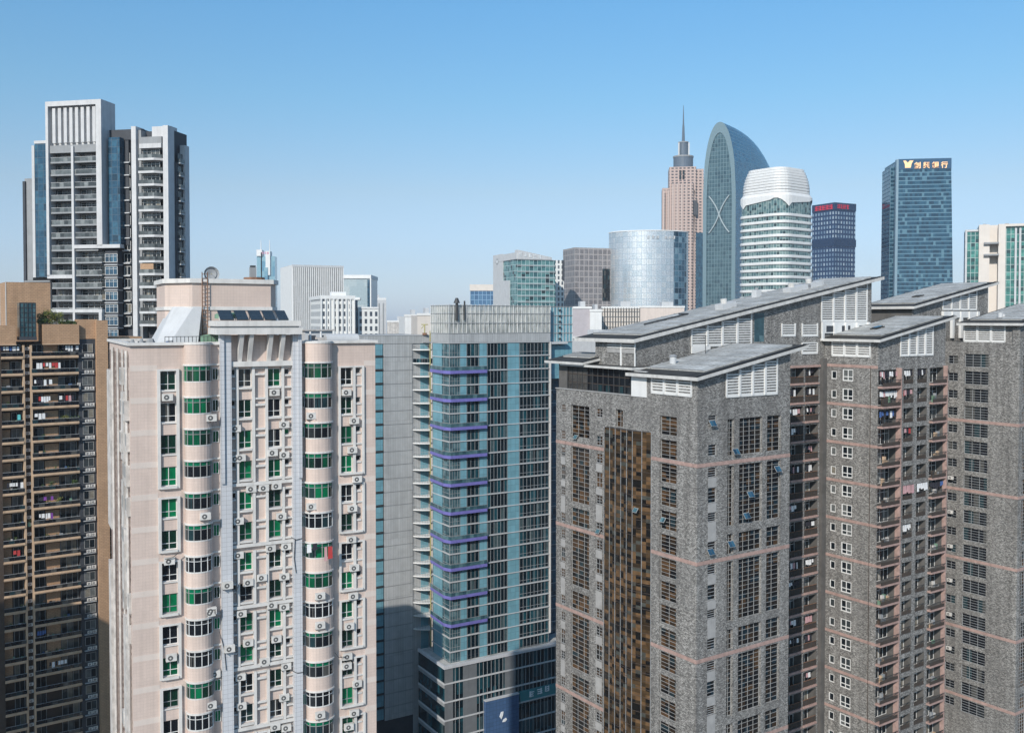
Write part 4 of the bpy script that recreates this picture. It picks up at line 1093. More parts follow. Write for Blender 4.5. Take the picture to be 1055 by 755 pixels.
# podium
PU0, PY, PU1 = -2.2, -1.6, UH+9
zq = Hb.F(458, 687, PY)[1]
mb = MB(); mb.box(PU0, PU1, PY, VH+3, 0, zq, M['g_teal'], top=M['slabtop']); Hb.part('podium', mb)
mb = MB(); mb.box(PU0-.25,PU1,PY-.35,PY+.2,zq-.45,zq+.25,M['pilaster']); mb.box(PU0-.25,PU0+.2,PY+.2,VH+3,zq-.45,zq+.25,M['pilaster']); Hb.part('podium_cornice', mb)
mb = MB(); pl = lambda x: Hb.u(x,700,PY)
for a, b in ((458,466.5),(477,491),(520,531)): mb.box(pl(a),pl(b),PY-.12,PY,0,zq-.45,M['shadepanel'],skip='b')
Hb.part('podium_panel', mb)
for k in range(6):
    z = zq - 3.9 - k*4.2; mb = MB(); mb.box(PU0-.2,PU1,PY-.22,PY-.0,z-.16,z+.16,M['lightgrey']); mb.box(PU0-.2,PU0,PY,VH+3,z-.16,z+.16,M['lightgrey'])
    mb.box(PU0-.14,PU0,PY,VH+3,z-1.0,z-.16,M['midgrey']); Hb.part('podium_ledge', mb)
mb = MB()
for i in range(34): x = PU0+.6+i*1.05; mb.box(x-.05,x+.05,PY-.1,PY,0,zq-.45,M['midgrey'],skip='b')
Hb.part('podium_mullion', mb)
y = PY-1.0; a, b = Hb.u(500.5,715,y), Hb.u(534.7,715,y); z = Hb.F(501,722.5,y)[1]
mb = MB(); mb.box(a,b,y,PY,z-17,z,M['bluepanel']); mb.box(a-.1,b+.1,y-.1,PY,z,z+.18,M['lightgrey']); sg = Hb.part('sign_panel', mb)
mb = MB(); e = lambda px,py: Hb.F(px,py,y-.1)
def blob(mb, pts, y, m, d=.12):
    P = [(p[0], y, p[1]) for p in pts]; Q = [(p[0], y+d, p[1]) for p in pts]
    mb.face(P, m)
    for i in range(len(P)): j=(i+1)%len(P); mb.face([P[i],P[j],Q[j],Q[i]], m)
blob(mb, [e(516.6,740.5),e(514.8,738),e(516.5,733),e(518.8,732.5),e(518.2,736.5)], y-.12, M['signwhite'])
blob(mb, [e(517.8,743.4),e(518.6,741),e(521.5,739),e(522.4,740.6),e(520.4,743)], y-.12, M['signwhite'])
mb.build('sign_emblem', sg)
y = PY-.5; a, b = Hb.u(536,700,y), PU1; z = Hb.F(552,712.5,y)[1]
mb = MB(); mb.box(a,b,y,PY-.0,z-1.5,z+.9,M['tealband']); mb.box(a,b,y-.1,PY,z-1.72,z-1.5,M['lightgrey']); sb = Hb.part('sign_band', mb)
def glyph(mb, x, z, s, y, m, seed):      # strokes of an illegible square character
    r = random.Random(seed); t = s*.13
    for i in range(3): zz = z + s*(.12+.33*i); a = r.uniform(0,.25)*s; mb.box(x+a,x+s-r.uniform(0,.25)*s,y-.1,y,zz,zz+t,m)
    for i in range(2): xx = x + s*r.uniform(.1,.8); mb.box(xx,xx+t,y-.11,y,z+r.uniform(0,.3)*s,z+s,m)
mb = MB()
for i, px in enumerate((545,553.5,561)): u, zz = Hb.F(px,(716.5,713.5,711)[i],y-.1); glyph(mb,u,zz-.5,1.5,y-.02,M['signwhite'],i+3)
mb.build('sign_letters', sb)

# ---------------------------------------------------------------- grey clad slab beside it
Sb = Bld('panel_clad_slab', 'grey panel clad slab block with stacked curved balconies between the pink block and glass tower', 'apartment block', px=407, D=224, ang=31)
us = lambda x: Sb.u(x, 450)
zs0 = Sb.F(407, 354)[1]; FS = 3.2; NS = 22
cA, cB, cW = us(395.5), us(425), us(387.5)
mb = MB(); mb.box(cW-12, cB+5, .25, 18, 0, zs0+2.0, M['darkwall'], top=M['midgrey']); Sb.part('core', mb)
for k in range(NS+6):
    z = zs0 - k*FS
    if z-FS < 0: break
    mb = MB(); mb.box(cA, cB, -.02, .25, z-FS+.1, z-.1, M['panel']); Sb.part('cladding_panel', mb)
    mb = MB(); mb.box(cW-.2, cA-.25, .05, .25, z-FS+.5, z-.12, M['palepanel']); mb.box(cW-.2,cA-.15,-.1,.25,z-FS+.1,z-FS+.5,M['darkmetal']); Sb.part('window_strip', mb)
    mb = MB(); mb.box(cA-.1,cB+.1,.06,.27,z-.09,z+.09,M['aluminium']); 
    mb.box(cW-12, cW-.2, .02,.25,z-FS+.1,z-.1,M['lightgrey']); Sb.part('joint', mb)
mb = MB(); mb.box(cW-12, cB+4.5, -.1, .3, zs0, zs0+1.9, M['panel']); mb.box(cW-12,cB+4.5,-.2,.3,zs0+1.9,zs0+2.1,M['lightgrey']); Sb.part('parapet', mb)
mb = MB(); yb = .2
mb.box(cB+.05, us(443), yb, yb+.05, 0, zs0, M['panel']); mb.box(cB+2.2, us(441.5), yb-.03, yb, 0, zs0, M['palepanel']); Sb.part('balcony_glazing', mb)
L = us(441.5) - cB
def curved(z):
    P = [(cB+.1,.1)] + [(cB+.1+L*t, -.2-2.7*math.sin(math.pi*.5*t)**.8) for t in [i/8 for i in range(9)]] + [(cB+.1+L,.1)]
    return P
for k in range(NS):
    z = zs0 - 1.4 - k*FS
    mb = MB(); mb.prism(curved(z), z-.26, z, M['white'], perim=True); b = Sb.part('curved_balcony', mb)
    r = MB(); P = curved(z)[1:-1]
    for p, q in zip(P, P[1:]):
        r.bar((*p,z+1.0),(*q,z+1.0),.05,M['aluminium'],4); r.bar((*p,z),(*p,z+1),.03,M['aluminium'],4)
        if k == 1: r.face([(*p,z),(*q,z),(*q,z+1),(*p,z+1)],M['g_teal'])
    r.build('railing', b)
mb = MB(); x, zz = Sb.F(443.2,350,-3.2); mb.bar((x,-3.2,0),(x,-3.2,zs0+3),.16,M['yellow'],8); Sb.part('drain_pipe', mb)
mb = MB(); mb.bar((0,0,0),(0,0,2.2),.15,M['yellow'],6); mb.bar((-.8,0,2.2),(.8,0,2.2),.12,M['yellow'],6); mb.bar((-.8,0,1.2),(0,0,2.2),.1,M['yellow'],6); mb.box(-.5,.5,-.5,.5,-.3,.2,M['rust'])
o = mb.build('roof_davit'); q = Sb.world(x,-.2); o.location=(q.x,q.y,zs0+2.3); tag(o,'small yellow roof davit where the grey slab meets the glass tower','roof davit')

# ---------------------------------------------------------------- brown apartment block at the left edge
Tp = at(57, HOR, 170)
d_ = Vector((math.cos(R(35)), math.sin(R(35)), 0))
T = Bld('brown_apartment_block', 'brown tiled apartment block with long balconies and washing at the left edge', 'apartment block', xy=(Tp.x, Tp.y), ang=35)
ut = lambda x, y=450: T.u(x, y)
FT = 3.0; NT = 24
z0t = T.F(57, 369)[1]          # lower edge of the first balcony front
ztop = T.F(57, 334, -.1)[1]
bays = [(ut(2.0), ut(24.5)), (ut(33.5), ut(81.5))]
colA = (ut(25.2), ut(33)); colW = (ut(84.5), ut(98)); pier = (ut(99.8), ut(111.5)); end = ut(116)
left = bays[0][0] - 9
mb = MB()
mb.box(left, pier[0], 1.7, 17, 0, z0t+3.0, M['brownwall'], top=M['midgrey'])
mb.box(left, bays[0][0], -.2, 1.7, 0, z0t+2, M['brownwall'])
mb.box(colA[0], colA[1], .9, 1.7, 0, z0t+2.4, M['brownwall']); mb.box(colW[0]-.4, colW[1]+.3, .5, 1.7, 0, z0t+3.4, M['darkwall'])
mb.box(pier[1], end+.5, 1.6, 17, 0, z0t+3, M['darkwall'])
T.part('wall', mb)
mb = MB(); mb.box(pier[0], pier[1], -.6, 1.8, 0, T.F(105,330,-.6)[1], M['tan']); T.part('pier', mb)
mb = MB()
for x in (colA[0], colA[1]): mb.box(x-.16,x+.16,-.15,.9,0,z0t+2.4,M['tanedge'])
T.part('column_fin', mb)
balm = []
for (a, b) in bays:
    wd = b-a
    s = MB(); s.box(0,wd,-.15,1.7,0,.14,M['tanedge']); s.box(0,wd,-.25,-.1,-.02,.46,M['tanedge']); s.box(-.05,wd+.05,-.34,-.1,.12,.24,M['tanedge'])
    r = MB(); n = max(4, int(wd/1.4))
    for i in range(n+1): r.box(i*wd/n-.03,i*wd/n+.03,-.2,-.15,.6,1.15,M['darkmetal'])
    r.box(0,wd,-.22,-.14,1.12,1.18,M['aluminium']); r.box(0,wd,-.19,-.17,.48,1.05,M['g_dark'])
    balm.append((s.mesh('balcony'), r.mesh('railing')))
for k in range(NT):
    z = z0t - k*FT
    for (a, b), (s, r) in zip(bays, balm):
        o = inst('balcony', s, T.root, (a,0,z)); inst('railing', r, o)
        wd = b-a
        if wd > 5:
            T.win('balcony_window','F',1.5,a+.2,a+wd*.26,z+.2,z+2.5,2,1,M['aluminium'],M['g_home'],.08,.12)
            T.win('balcony_window','F',1.5,a+wd*.60,b-.15,z+.2,z+2.6,3,1,M['aluminium'],M['g_home'],.08,.12)
        else: T.win('balcony_window','F',1.5,a+wd*.5,b-.1,z+.2,z+2.5,2,1,M['aluminium'],M['g_home'],.08,.12)
    mb = MB()
    if k < 20:
        a, b = bays[1]; wd = b-a; mb.box(a+wd*.28,a+wd*.58,1.3,1.7,z+.14,z+2.5,M['tan']); T.part('tan_wall_panel', mb); mb = MB()
        a, b = bays[0]; wd = b-a; mb.box(a,a+wd*.42,1.3,1.7,z+.14,z+2.5,M['tan']); T.part('tan_wall_panel', mb)
    T.win('side_window','F',.3,colW[0]+.25,colW[1]-.15,z+.9,z+2.5,2,1,M['framegrey'],M['g_home'],.07,.1)
    T.win('end_window','F',1.35,pier[1]+.1,end,z+.6,z+2.4,1,2,M['framegrey'],M['g_dark'],.08,.1)
    for dz in (.45, 1.75): add_ac(T, (colA[0]+colA[1])/2+.1, .9, z+dz, 0, .8)
    for dx in (.5, 1.35): add_ac(T, colW[0]+.5+dx, .5, z+.4, 0, .75)
    mb = MB(); mb.box(colW[0]+.1,colW[1],.05,.5,z-.05,z+.03,M['lightgrey']); T.part('ac_shelf', mb)
T.flush()
# roof: parapet boxes, lift tower, penthouse
for a, b, y1 in ((left, ut(16,340), 333), (ut(43.5,340), ut(81,340), 334)):
    mb = MB(); z1, z0 = T.F(60, 334 if a > 0 - 5 else 335, -.4)[1], z0t+1.55+.9; mb.box(a,b,-.45,1.8,z0,z1,M['tan']); mb.box(a-.05,b+.05,-.6,-.45,z0,z0+.18,M['tanedge']); T.part('parapet', mb)
mb = MB(); a, b = ut(20,330), ut(36.5,330); z1 = T.F(28,312,-.3)[1]; z0 = T.F(28,347,-.3)[1]
mb.box(a,b,-.4,2.5,z0,z1,M['g_greyteal'],top=M['midgrey']); lt = T.part('lift_tower', mb)
mb = MB()
for i in range(5): x=a+(b-a)*i/4; mb.box(x-.06,x+.06,-.5,-.4,z0,z1,M['darkmetal'])
for i in range(8): z=z0+(z1-z0)*i/7; mb.box(a,b,-.48,-.4,z-.05,z+.05,M['darkmetal'])
mb.box(a-.1,b+.1,-.6,2.6,z0-.6,z0,M['darkwall']); mb.build('lattice', lt)
py = 5.0; mb = MB(); a, b = T.u(6,310,py), T.u(52,310,py); zp = T.F(30,291,py)[1]
mb.box(a,b,py,py+8,z0t+3,zp,M['tan']); mb.box(a-.08,a+.06,py-.06,py,z0t+3,zp+.1,M['trim']); T.part('penthouse', mb)
mb = MB(); a, b = ut(80,335), pier[0]; mb.box(a,b+.3,.4,3,z0t+3.4,T.F(92,329,.4)[1],M['tan']); T.part('pier_cap', mb)
mb = MB(); mb.box(pier[1]-.3, end+6, 2.5, 10, z0t+3, T.F(115,347,2.5)[1], M['tan']); T.part('roof_step', mb)
# washing, plants and clutter on its balconies
cols = {'white':plain('white_cloth',(.72,.72,.72),.9,.05),'red':plain('red_cloth',(.42,.05,.05),.9,.1),'blue':plain('blue_cloth',(.06,.12,.3),.9,.1),'pink':plain('pink_cloth',(.5,.30,.31),.9,.1),'teal':plain('teal_cloth',(.12,.5,.5),.9,.1),'dark':plain('dark_cloth',(.03,.03,.04),.9,.1),'purple':plain('violet_cloth',(.2,.06,.3),.9,.1)}
def washing(B, face_y, x0, x1, z, pal, label, group, hgt=.8):
    mb = MB(); x = x0
    mb.bar((x0-.1,0,0),(x1+.1,0,0),.015,M['darkmetal'],4)
    while x < x1-.2:
        wd = rnd.uniform(.25,.55); h = hgt*rnd.uniform(.6,1.1); c = cols[rnd.choice(pal)]; y0 = rnd.uniform(-.05,.05)
        mb.loft([[(x,y0-.04,-h),(x+wd,y0-.06,-h*.97),(x+wd,y0+.02,-h*.97),(x,y0+.0,-h)],[(x+.02,-.015,0),(x+wd-.02,-.015,0),(x+wd-.02,.015,0),(x+.02,.015,0)]], c)
        x += wd + rnd.uniform(.02,.15)
    o = mb.build('washing'); p = B.world(x0*0, face_y); o.location = (p.x,p.y,z); o.rotation_euler=(0,0,B.a); return tag(o,label,'washing',group)
GW = 'washing on the brown block balconies'
zk = lambda k, h: z0t - k*FT + h
b1 = bays[1]; b0 = bays[0]
for (bx, f0, f1, k, pal, lab) in (
    (b1,.10,.62,1,['white','white','red','white'],'white and red washing on the second long balcony down the brown block'),
    (b1,.05,.45,2,['white','dark','white'],'pale washing left on the third long balcony of the brown block'),
    (b1,.14,.42,3,['white','dark','red','white'],'white, dark and red washing left on the fourth long balcony of the brown block'),
    (b1,.58,.92,3,['white','pink','red','dark'],'pink and red washing right on the fourth long balcony of the brown block'),
    (b1,.05,.32,4,['white','white','dark'],'white washing left of the yellow plant on the brown block'),
    (b0,.72,.95,4,['teal'],'teal towel hanging on a short left balcony of the brown block'),
    (b0,.0,.9,0,['white','white','blue'],'white and blue washing on the topmost short left balcony of the brown block'),
    (b1,.65,.98,0,['dark','white','white'],'dark and white washing on the topmost long balcony of the brown block'),
    (b0,.2,.95,8,['white','white','dark'],'white washing on a short left balcony half way down the brown block'),
    (b1,.10,.4,9,['purple','dark','purple'],'violet washing on a long balcony near the middle of the brown block'),
    (b1,.12,.42,10,['white','dark','white','purple'],'grey and white washing on a long balcony just below the violet washing'),
    (b0,.45,.75,12,['red'],'bright red cloth on a short left balcony of the brown block'),
    (b1,.05,.28,17,['blue'],'pale blue sheet on a shaded long balcony of the brown block'),
    (b1,.3,.7,19,['white','dark','white'],'small white washing on a shaded long balcony near the bottom of the brown block')):
    wd = bx[1]-bx[0]; x0, x1 = bx[0]+wd*f0, bx[0]+wd*f1
    o = washing(T, .1, x0, x1, zk(k,2.2), pal, lab, GW, 1.0)
leafm = None
def leafmat(name, a, b_):
    m, n, b = newmat(name); oi = N(n,'ShaderNodeNewGeometry')
    wn = N(n,'ShaderNodeTexNoise'); wn.inputs['Scale'].default_value=1.4; n.links.new(oi.outputs['Position'],wn.inputs['Vector'])
    ad = math_(n,'ADD',math_(n,'MULTIPLY',oi.outputs['Random Per Island'],.5),math_(n,'MULTIPLY',wn.outputs['Fac'],.6))
    n.links.new(ramp(n,ad,[(.25,a),(.8,b_)]),b.inputs['Base Color']); b.inputs['Roughness'].default_value=.6
    return m
M['leaf'] = leafmat('green_leaves',(.02,.05,.015),(.10,.15,.04)); M['leafy'] = leafmat('yellow_green_leaves',(.09,.11,.02),(.22,.22,.05))
M['pot'] = plain('clay_pot',(.22,.11,.07),.8,.15)
def foliage(mb, c, rx, ry, rz, n, s, m, seed=0):
    r = random.Random(seed)
    cl = [(r.uniform(-1,1)*.65, r.uniform(-1,1)*.65, r.uniform(-.7,1)*.6, r.uniform(.25,.5)) for _ in range(14)]
    for i in range(n):
        q = r.choice(cl); v = Vector((r.gauss(0,1),r.gauss(0,1),r.gauss(0,1))).normalized()*q[3]*r.uniform(.6,1.05)
        p = Vector((c[0]+rx*(q[0]+v.x), c[1]+ry*(q[1]+v.y), c[2]+rz*(q[2]+v.z)))
        a = Vector((r.gauss(0,1),r.gauss(0,1),r.gauss(0,.6))).normalized()*s*r.uniform(.6,1.3); b = a.orthogonal().normalized()*s*r.uniform(.3,.6)
        mb.face([p-a,p+b,p+a,p-b], m)
def shrub(B, x, y, z, w_, h_, m, label, seed, n=500, nm='shrub', cat='plant', group=None):
    e = empty(nm, B.world(x,y)+Vector((0,0,z)), B.a, label, cat, group)
    p = MB(); p.cyl(0,0,0,.35,.22*w_,M['pot'],10,.28*w_); p.build('pot', e)
    st = MB(); 
    for i in range(4): st.bar((0,0,.3),(rnd.uniform(-.3,.3)*w_,rnd.uniform(-.2,.2)*w_,h_*.7),.03,M['bark'],4)
    st.build('stem', e)
    f = MB(); foliage(f,(0,0,h_*.62),w_*.75,w_*.55,h_*.5,n,.13,m,seed); f.build('foliage', e); return e
zr = T.F(60,334,-.4)[1]
for i,(px,wd,h,lab) in enumerate(((44,1.6,2.4,'dark green bush left of the brown roof planting beside the lift tower'),(51,2.0,3.0,'tallest leafy bush in the middle of the brown block roof planting'),(58,1.8,2.6,'light green bush right of the tallest one on the brown block roof'),(66,1.5,1.3,'low trailing bush on the right of the brown block roof planting'),(74,1.5,1.1,'lowest bush at the right end of the brown block roof planting'))):
    shrub(T, T.u(px,330,.9), .9, zr-.6, wd, h, M['leaf'] if i in (0,3,4) else M['leafy'], lab, 20+i, 900, 'rooftop_bush', 'bush', 'bushes on the brown block roof')
for (bx,f,k,m,lab) in ((b1,.72,4,'leafy','yellow-green plant on the fifth long balcony of the brown block'),(b1,.9,8,'leaf','bushy dark green plant at the right end of a long brown block balcony'),(b1,.4,8,'leaf','low green plant in front of the tan panel on the brown block'),(b1,.55,9,'leafy','pale green plant below the tan panel with plants on the brown block')):
    shrub(T, bx[0]+(bx[1]-bx[0])*f, .4, zk(k,.2), .9, 1.6, M[m], lab, rnd.randint(1,999), 160, 'balcony_plant', 'plant', 'plants on the brown block balconies')

# washing on tower B and the wing balconies
GB = 'washing on the grey tower balconies'
zb_ = lambda k: zB - .15 - k*3.0 - .75
for x0, x1, k, pal, lab in ((ca0,ca1,0,['white','pink','dark'],'white and pink washing on the topmost corner balcony of the grey tower'),(ca0,ca1,1,['pink','white','white'],'pale pink washing on the second corner balcony of the grey tower'),
    (lg[0][0],lg[0][1],1,['red','pink','dark'],'red washing in the upper left loggia of the grey tower'),(lg[0][0],lg[0][1],3,['red','dark','pink'],'dark red washing in the left loggia two floors above the big pink blanket'),
    (lg[1][0],lg[1][1],0,['white','dark'],'white washing in the topmost right loggia of the grey tower'),(lg[0][0],lg[0][1],0,['dark','white'],'dark and white washing in the topmost left loggia of the grey tower'),
    (ca0,ca1,2,['dark','white','blue'],'blue and white washing on the third corner balcony of the grey tower'),(lg[0][0],lg[0][1],8,['white','white'],'white washing in a left loggia half way down the grey tower'),(cb0,cb1,6,['dark','blue','dark'],'dark washing on the right balcony level with the big pink blanket')):
    washing(B, -.15 if x0 in (ca0,cb0) else .25, x0+.1, x1-.1, zb_(k)+.2, pal, lab, GB, 1.0)
o = washing(B, -.12, lg[0][0]-.1, lg[0][1], zb_(6)+.4, ['pink'], 'big pink and red blanket hung out of the grey tower', GB, 1.5)
washing(B, -.12, lg[1][0], lg[1][1], zb_(6)+.4, ['white'], 'white sheets hung next to the big pink blanket on the grey tower', GB, 1.2)
washing(pk, -1.6, pk.u(334,560,-1.6), pk.u(341,560,-1.6), pk.F(337,563,-1.6)[1], ['red','pink'], 'red clothes hung from a right bay of the pink block', 'washing on the pink block', 1.4)
washing(pk, -1.7, pk.u(316,556,-1.7), pk.u(330,556,-1.7), pk.F(322,560,-1.7)[1], ['white','dark','white','white'], 'row of white clothes across a right bay window of the pink block', 'washing on the pink block', 1.0)

for k in (0,1,2,3,4,5,7,8,10,11,13,14,16):
    for j, a in enumerate((p0, pm+.22)):
        if (k*7+j*3) % 4 == 0: continue
        o = washing(Wg, 1.35, a+.3+.5*j, a+wA*rnd.uniform(.55,.95), bz-k*3.0-.75, ['white','dark','dark','white','pink'], 'mixed dark and pale washing inside a balcony of the grey recess', 'washing in the balcony recess of the grey wing', rnd.uniform(.6,1.1))

# jumble on the brown balconies
for i in range(46):
    k = rnd.randrange(0, 20); bx = bays[1] if rnd.random() < .7 else bays[0]; wd = bx[1]-bx[0]
    mb = MB(); x = 0
    for j in range(rnd.randint(2,4)):
        w_, h_ = rnd.uniform(.25,.6), rnd.uniform(.4,1.3)
        if rnd.random() < .5: mb.box(x,x+w_,-.2,.2,0,h_,rnd.choice([M['dirtywhite'],M['midgrey'],M['tanedge'],M['greenbox'],M['bluepanel'],M['brownwall']]))
        else: mb.cyl(x+w_/2,0,0,h_*.7,w_/2,rnd.choice([M['pot'],M['dirtywhite'],M['greenbox']]),8,w_*.35); foliage(mb,(x+w_/2,0,h_*.9),.3,.3,.4,40,.1,M['leaf'],i*7+j)
        x += w_+rnd.uniform(.05,.3)
    o = mb.build('balcony_clutter'); p = T.world(bx[0]+wd*rnd.uniform(.05,.75), .45); o.location = (p.x,p.y,zk(k,.15)); o.rotation_euler = (0,0,T.a)
    tag(o, 'jumble of boxes, pots and plants on a balcony of the brown block', 'balcony clutter', 'clutter on the brown block balconies')
for i in range(30):
    k = rnd.randrange(0, 20); a = ca0 if rnd.random() < .55 else cb0
    mb = MB(); x = 0
    for j in range(rnd.randint(1,3)):
        w_, h_ = rnd.uniform(.25,.55), rnd.uniform(.5,1.5)
        mb.box(x,x+w_,-.2,.2,0,h_,rnd.choice([M['dirtywhite'],M['midgrey'],M['tanedge'],M['brownwall'],M['greenbox']])); x += w_+.15
    o = mb.build('balcony_clutter'); p = B.world(a+rnd.uniform(.2,1.2), -.2); o.location = (p.x,p.y,zB-.15-k*3.0-2.74); o.rotation_euler = (0,0,B.a)
    tag(o, 'jumble of boxes and racks on a corner balcony of the grey tower', 'balcony clutter', 'clutter on the grey tower balconies')
# ---------------------------------------------------------------- tall black and white tower, upper left
Lt = Bld('black_white_tower', 'tall black and white apartment tower with a white louvred frame on its top', 'apartment tower', px=52, D=228, ang=-11.5)
ul = lambda x, y=240, yy=0: Lt.u(x, y, yy)
fz = lambda px, py, yy=0: Lt.F(px, py, yy)[1]
zT = fz(80, 104.5); zLb = fz(80, 151)
f0, f1 = 0, ul(108); mid = ul(77.8); fi0 = ul(54.5); fi1 = ul(102.5)
mb = MB(); mb.box(.3, ul(113), 1.6, 9, 0, zLb, M['darkwall']); mb.box(f1-.4, ul(172), 3.2, 9, 0, fz(140,136,3), M['darkwall'])
Lt.part('core', mb)
zJ = fz(60, 285); zK = fz(95, 254)      # the frame steps down at its feet
mb = MB()
mb.box(f0, fi0-.25, -1.0, 1.6, zJ, zT, M['offwhite']); mb.box(fi1, f1, -1.0, 1.5, zK, zLb-1, M['offwhite']); mb.box(fi1, f1, -1.0, 4.5, zLb-1, zT, M['offwhite']); mb.box(fi0-.25, fi1, -1.0, 1.6, fz(80,109.5), zT, M['offwhite'])
mb.box(mid-.3, mid+.3, -.95, 1.6, fz(80,345), zLb, M['offwhite']); mb.box(f0, mid-.3, -1.0, 0.6, zJ-.5, zJ+.35, M['offwhite']); mb.box(mid+.3, ul(126), -1.0, .6, zK-.5, zK+.35, M['offwhite'])
mb.box(fi0, ul(107), -1, .5, fz(80,322), fz(80,318.5), M['offwhite']); mb.box(ul(103.5), ul(106.5), -.98, .5, fz(80,333), fz(80,322), M['offwhite'])
Lt.part('white_frame', mb)
mb = MB(); mb.box(fi0, fi1, .6, 1.0, zLb+.2, fz(80,109.5), M['lightgrey'])
for i in range(8):
    x = fi0+.9+(fi1-fi0-1.8)*i/7; mb.box(x-.42, x+.42, -.4, .6, zLb+.9, fz(80,111), M['offwhite'])
mb.box(fi0-.2, fi1, -.5, 1.6, zLb-1.5, zLb+.3, M['midgrey']); Lt.part('louvre_screen', mb)
FL = 2.99; zr = fz(68, 167)
for k in range(15):
    z = zr - k*FL
    for j, (a, b) in enumerate(((fi0, mid-.3), (mid+.3, fi1 if k < 8 else ul(106)))):
        mb = MB(); mb.box(a, b, -.55, 1.6, z-.38, z, M['midgrey']); 
        o = Lt.part('balcony', mb)
        r = MB(); r.box(a+.05, b-.05, -.5, -.46, z, z+1.0, M['g_rail']); r.box(a, b, -.54, -.44, z+1.0, z+1.07, M['lightgrey']); r.build('glass_railing', o)
        Lt.win('balcony_window', 'F', 1.35, a+.25, b-.2, z+.05, z+2.4, 4, (.75,), M['frame'] if j else M['aluminium'], M['g_home'], .09, .15)
# blue curtain glass strips
mb = MB(); mb.box(ul(111), ul(122.5), .6, 3.3, zK+.4, fz(118,141), M['g_blue']); mb.box(f1, ul(111), 1.6, 3.3, zK+.4, fz(110,141), M['darkwall']); mb.box(ul(122.5), ul(127), 2.4, 3.4, zK+.4, fz(124,141), M['darkwall']); Lt.part('curtain_wall', mb)
zM = fz(126, 138)
mb = MB(); mb.box(f1-.3, ul(141), 2.2, 12, zM-1, fz(126,131.5), M['darkwall']); Lt.part('roof_box', mb)
# bay windows below the curtain wall
for k in range(7):
    z = fz(122, 270) - k*FL
    mb = MB(); mb.box(ul(107.5), ul(121), -.2, 2, z-.75, z-.55, M['lightgrey']); mb.box(ul(107.5), ul(121), .1, 2, z-.55, z-.05, M['darkwall']); Lt.part('bay_ledge', mb)
    Lt.win('bay_window', 'F', .0, ul(107.8), ul(120.6), z-.0, z+1.95, 3, (.7,), M['frame'], M['g_blue'], .09, .05)
mb = MB(); mb.box(ul(107.8)+.02, ul(120.6), .12, 2, fz(122,340), fz(122,258), M['darkwall']); Lt.part('bay_backing', mb)
for k in range(14):
    z = fz(136, 165, 2.6) - k*FL
    Lt.win('side_window', 'F', 2.6, ul(127.5,240,2.6), ul(134.5,240,2.6), z-.4, z+1.7, 2, 1, M['frame'], M['g_home'], .09, .1)
    mb = MB(); mb.box(ul(127,240,2.6), ul(135,240,2.6), 2.0, 2.7, z-.75, z-.5, M['lightgrey']); Lt.part('ledge', mb)
mb = MB(); mb.box(ul(135.3), ul(140), .3, 4, 0, fz(137,130), M['offwhite']); mb.box(ul(140.1), ul(143.2), 1.2, 4, 0, fz(142,133), M['midgrey']); Lt.part('white_pier', mb)
# right balcony column with white fronts
zr2 = fz(157, 163.5); 
for k in range(14):
    z = zr2 - k*FL
    mb = MB(); mb.box(ul(143.4), ul(159.5), -.2, 3, z-.35, z+.18, M['offwhite']); mb.prism([(ul(159.5),-.2),(ul(168),1.6),(ul(168),3),(ul(159.5),3)], z-.35, z+.18, M['offwhite']); o = Lt.part('white_balcony', mb)
    r = MB(); r.box(ul(143.4), ul(159.5), -.15, -.11, z+.18, z+1.05, M['g_rail']); r.face([(ul(159.5),-.15,z+.18),(ul(168),1.65,z+.18),(ul(168),1.65,z+1.05),(ul(159.5),-.15,z+1.05)],M['g_rail']); r.build('glass_railing', o)
    Lt.win('balcony_window', 'F', 1.4, ul(143.6,240,1.5), ul(165.5,240,1.5), z+.2, z+2.5, 5, (.75,), M['frame'], M['g_home'], .08, .1)
    if k in (9, 10): 
        mb = MB(); mb.box(ul(144.5), ul(158), -.1, .1, z+1.1, z+2.4, M['tan']); Lt.part('wooden_screen', mb) if k == 9 else None
mb = MB(); mb.box(ul(143.4), ul(166), .3, 3.2, zr2+2.55, zr2+3.6, M['offwhite']); mb.box(ul(143.4), ul(166), .5, 4, zr2+3.6, zr2+5.2, M['midgrey']); mb.box(ul(150), ul(169), 3, 6, zr2+5.4, fz(160,130.5,3), M['offwhite'])
Lt.part('roof_parapet', mb)
mb = MB(); mb.box(ul(169.3), ul(174.5), -.3, 2.4, fz(170,345), fz(171,129.5), M['offwhite']); Lt.part('white_pier', mb)
UE = ul(174.5); d1 = 24
mb = MB(); mb.box(UE-2, UE+.3, 2.5, 5.6, 0, fz(176,165), M['darkwall']); mb.box(UE-.5, UE+.8, 5.6, 7.6, 0, fz(185,152,8), M['lightgrey']); Lt.part('rear_wall', mb)
for k in range(15):
    z = fz(182, 170, 5) - k*FL; mb = MB(); mb.box(UE+.3, UE+.9, 3.4, 5.3, z, z+.25, M['lightgrey']); mb.box(UE+.3, UE+.85, 3.5, 5.2, z+.25, z+1.1, M['g_rail']); mb.box(UE+.28, UE+.36, 3.3, 5.3, z+1.1, z+2.4, M['g_home']); Lt.part('rear_balcony', mb)
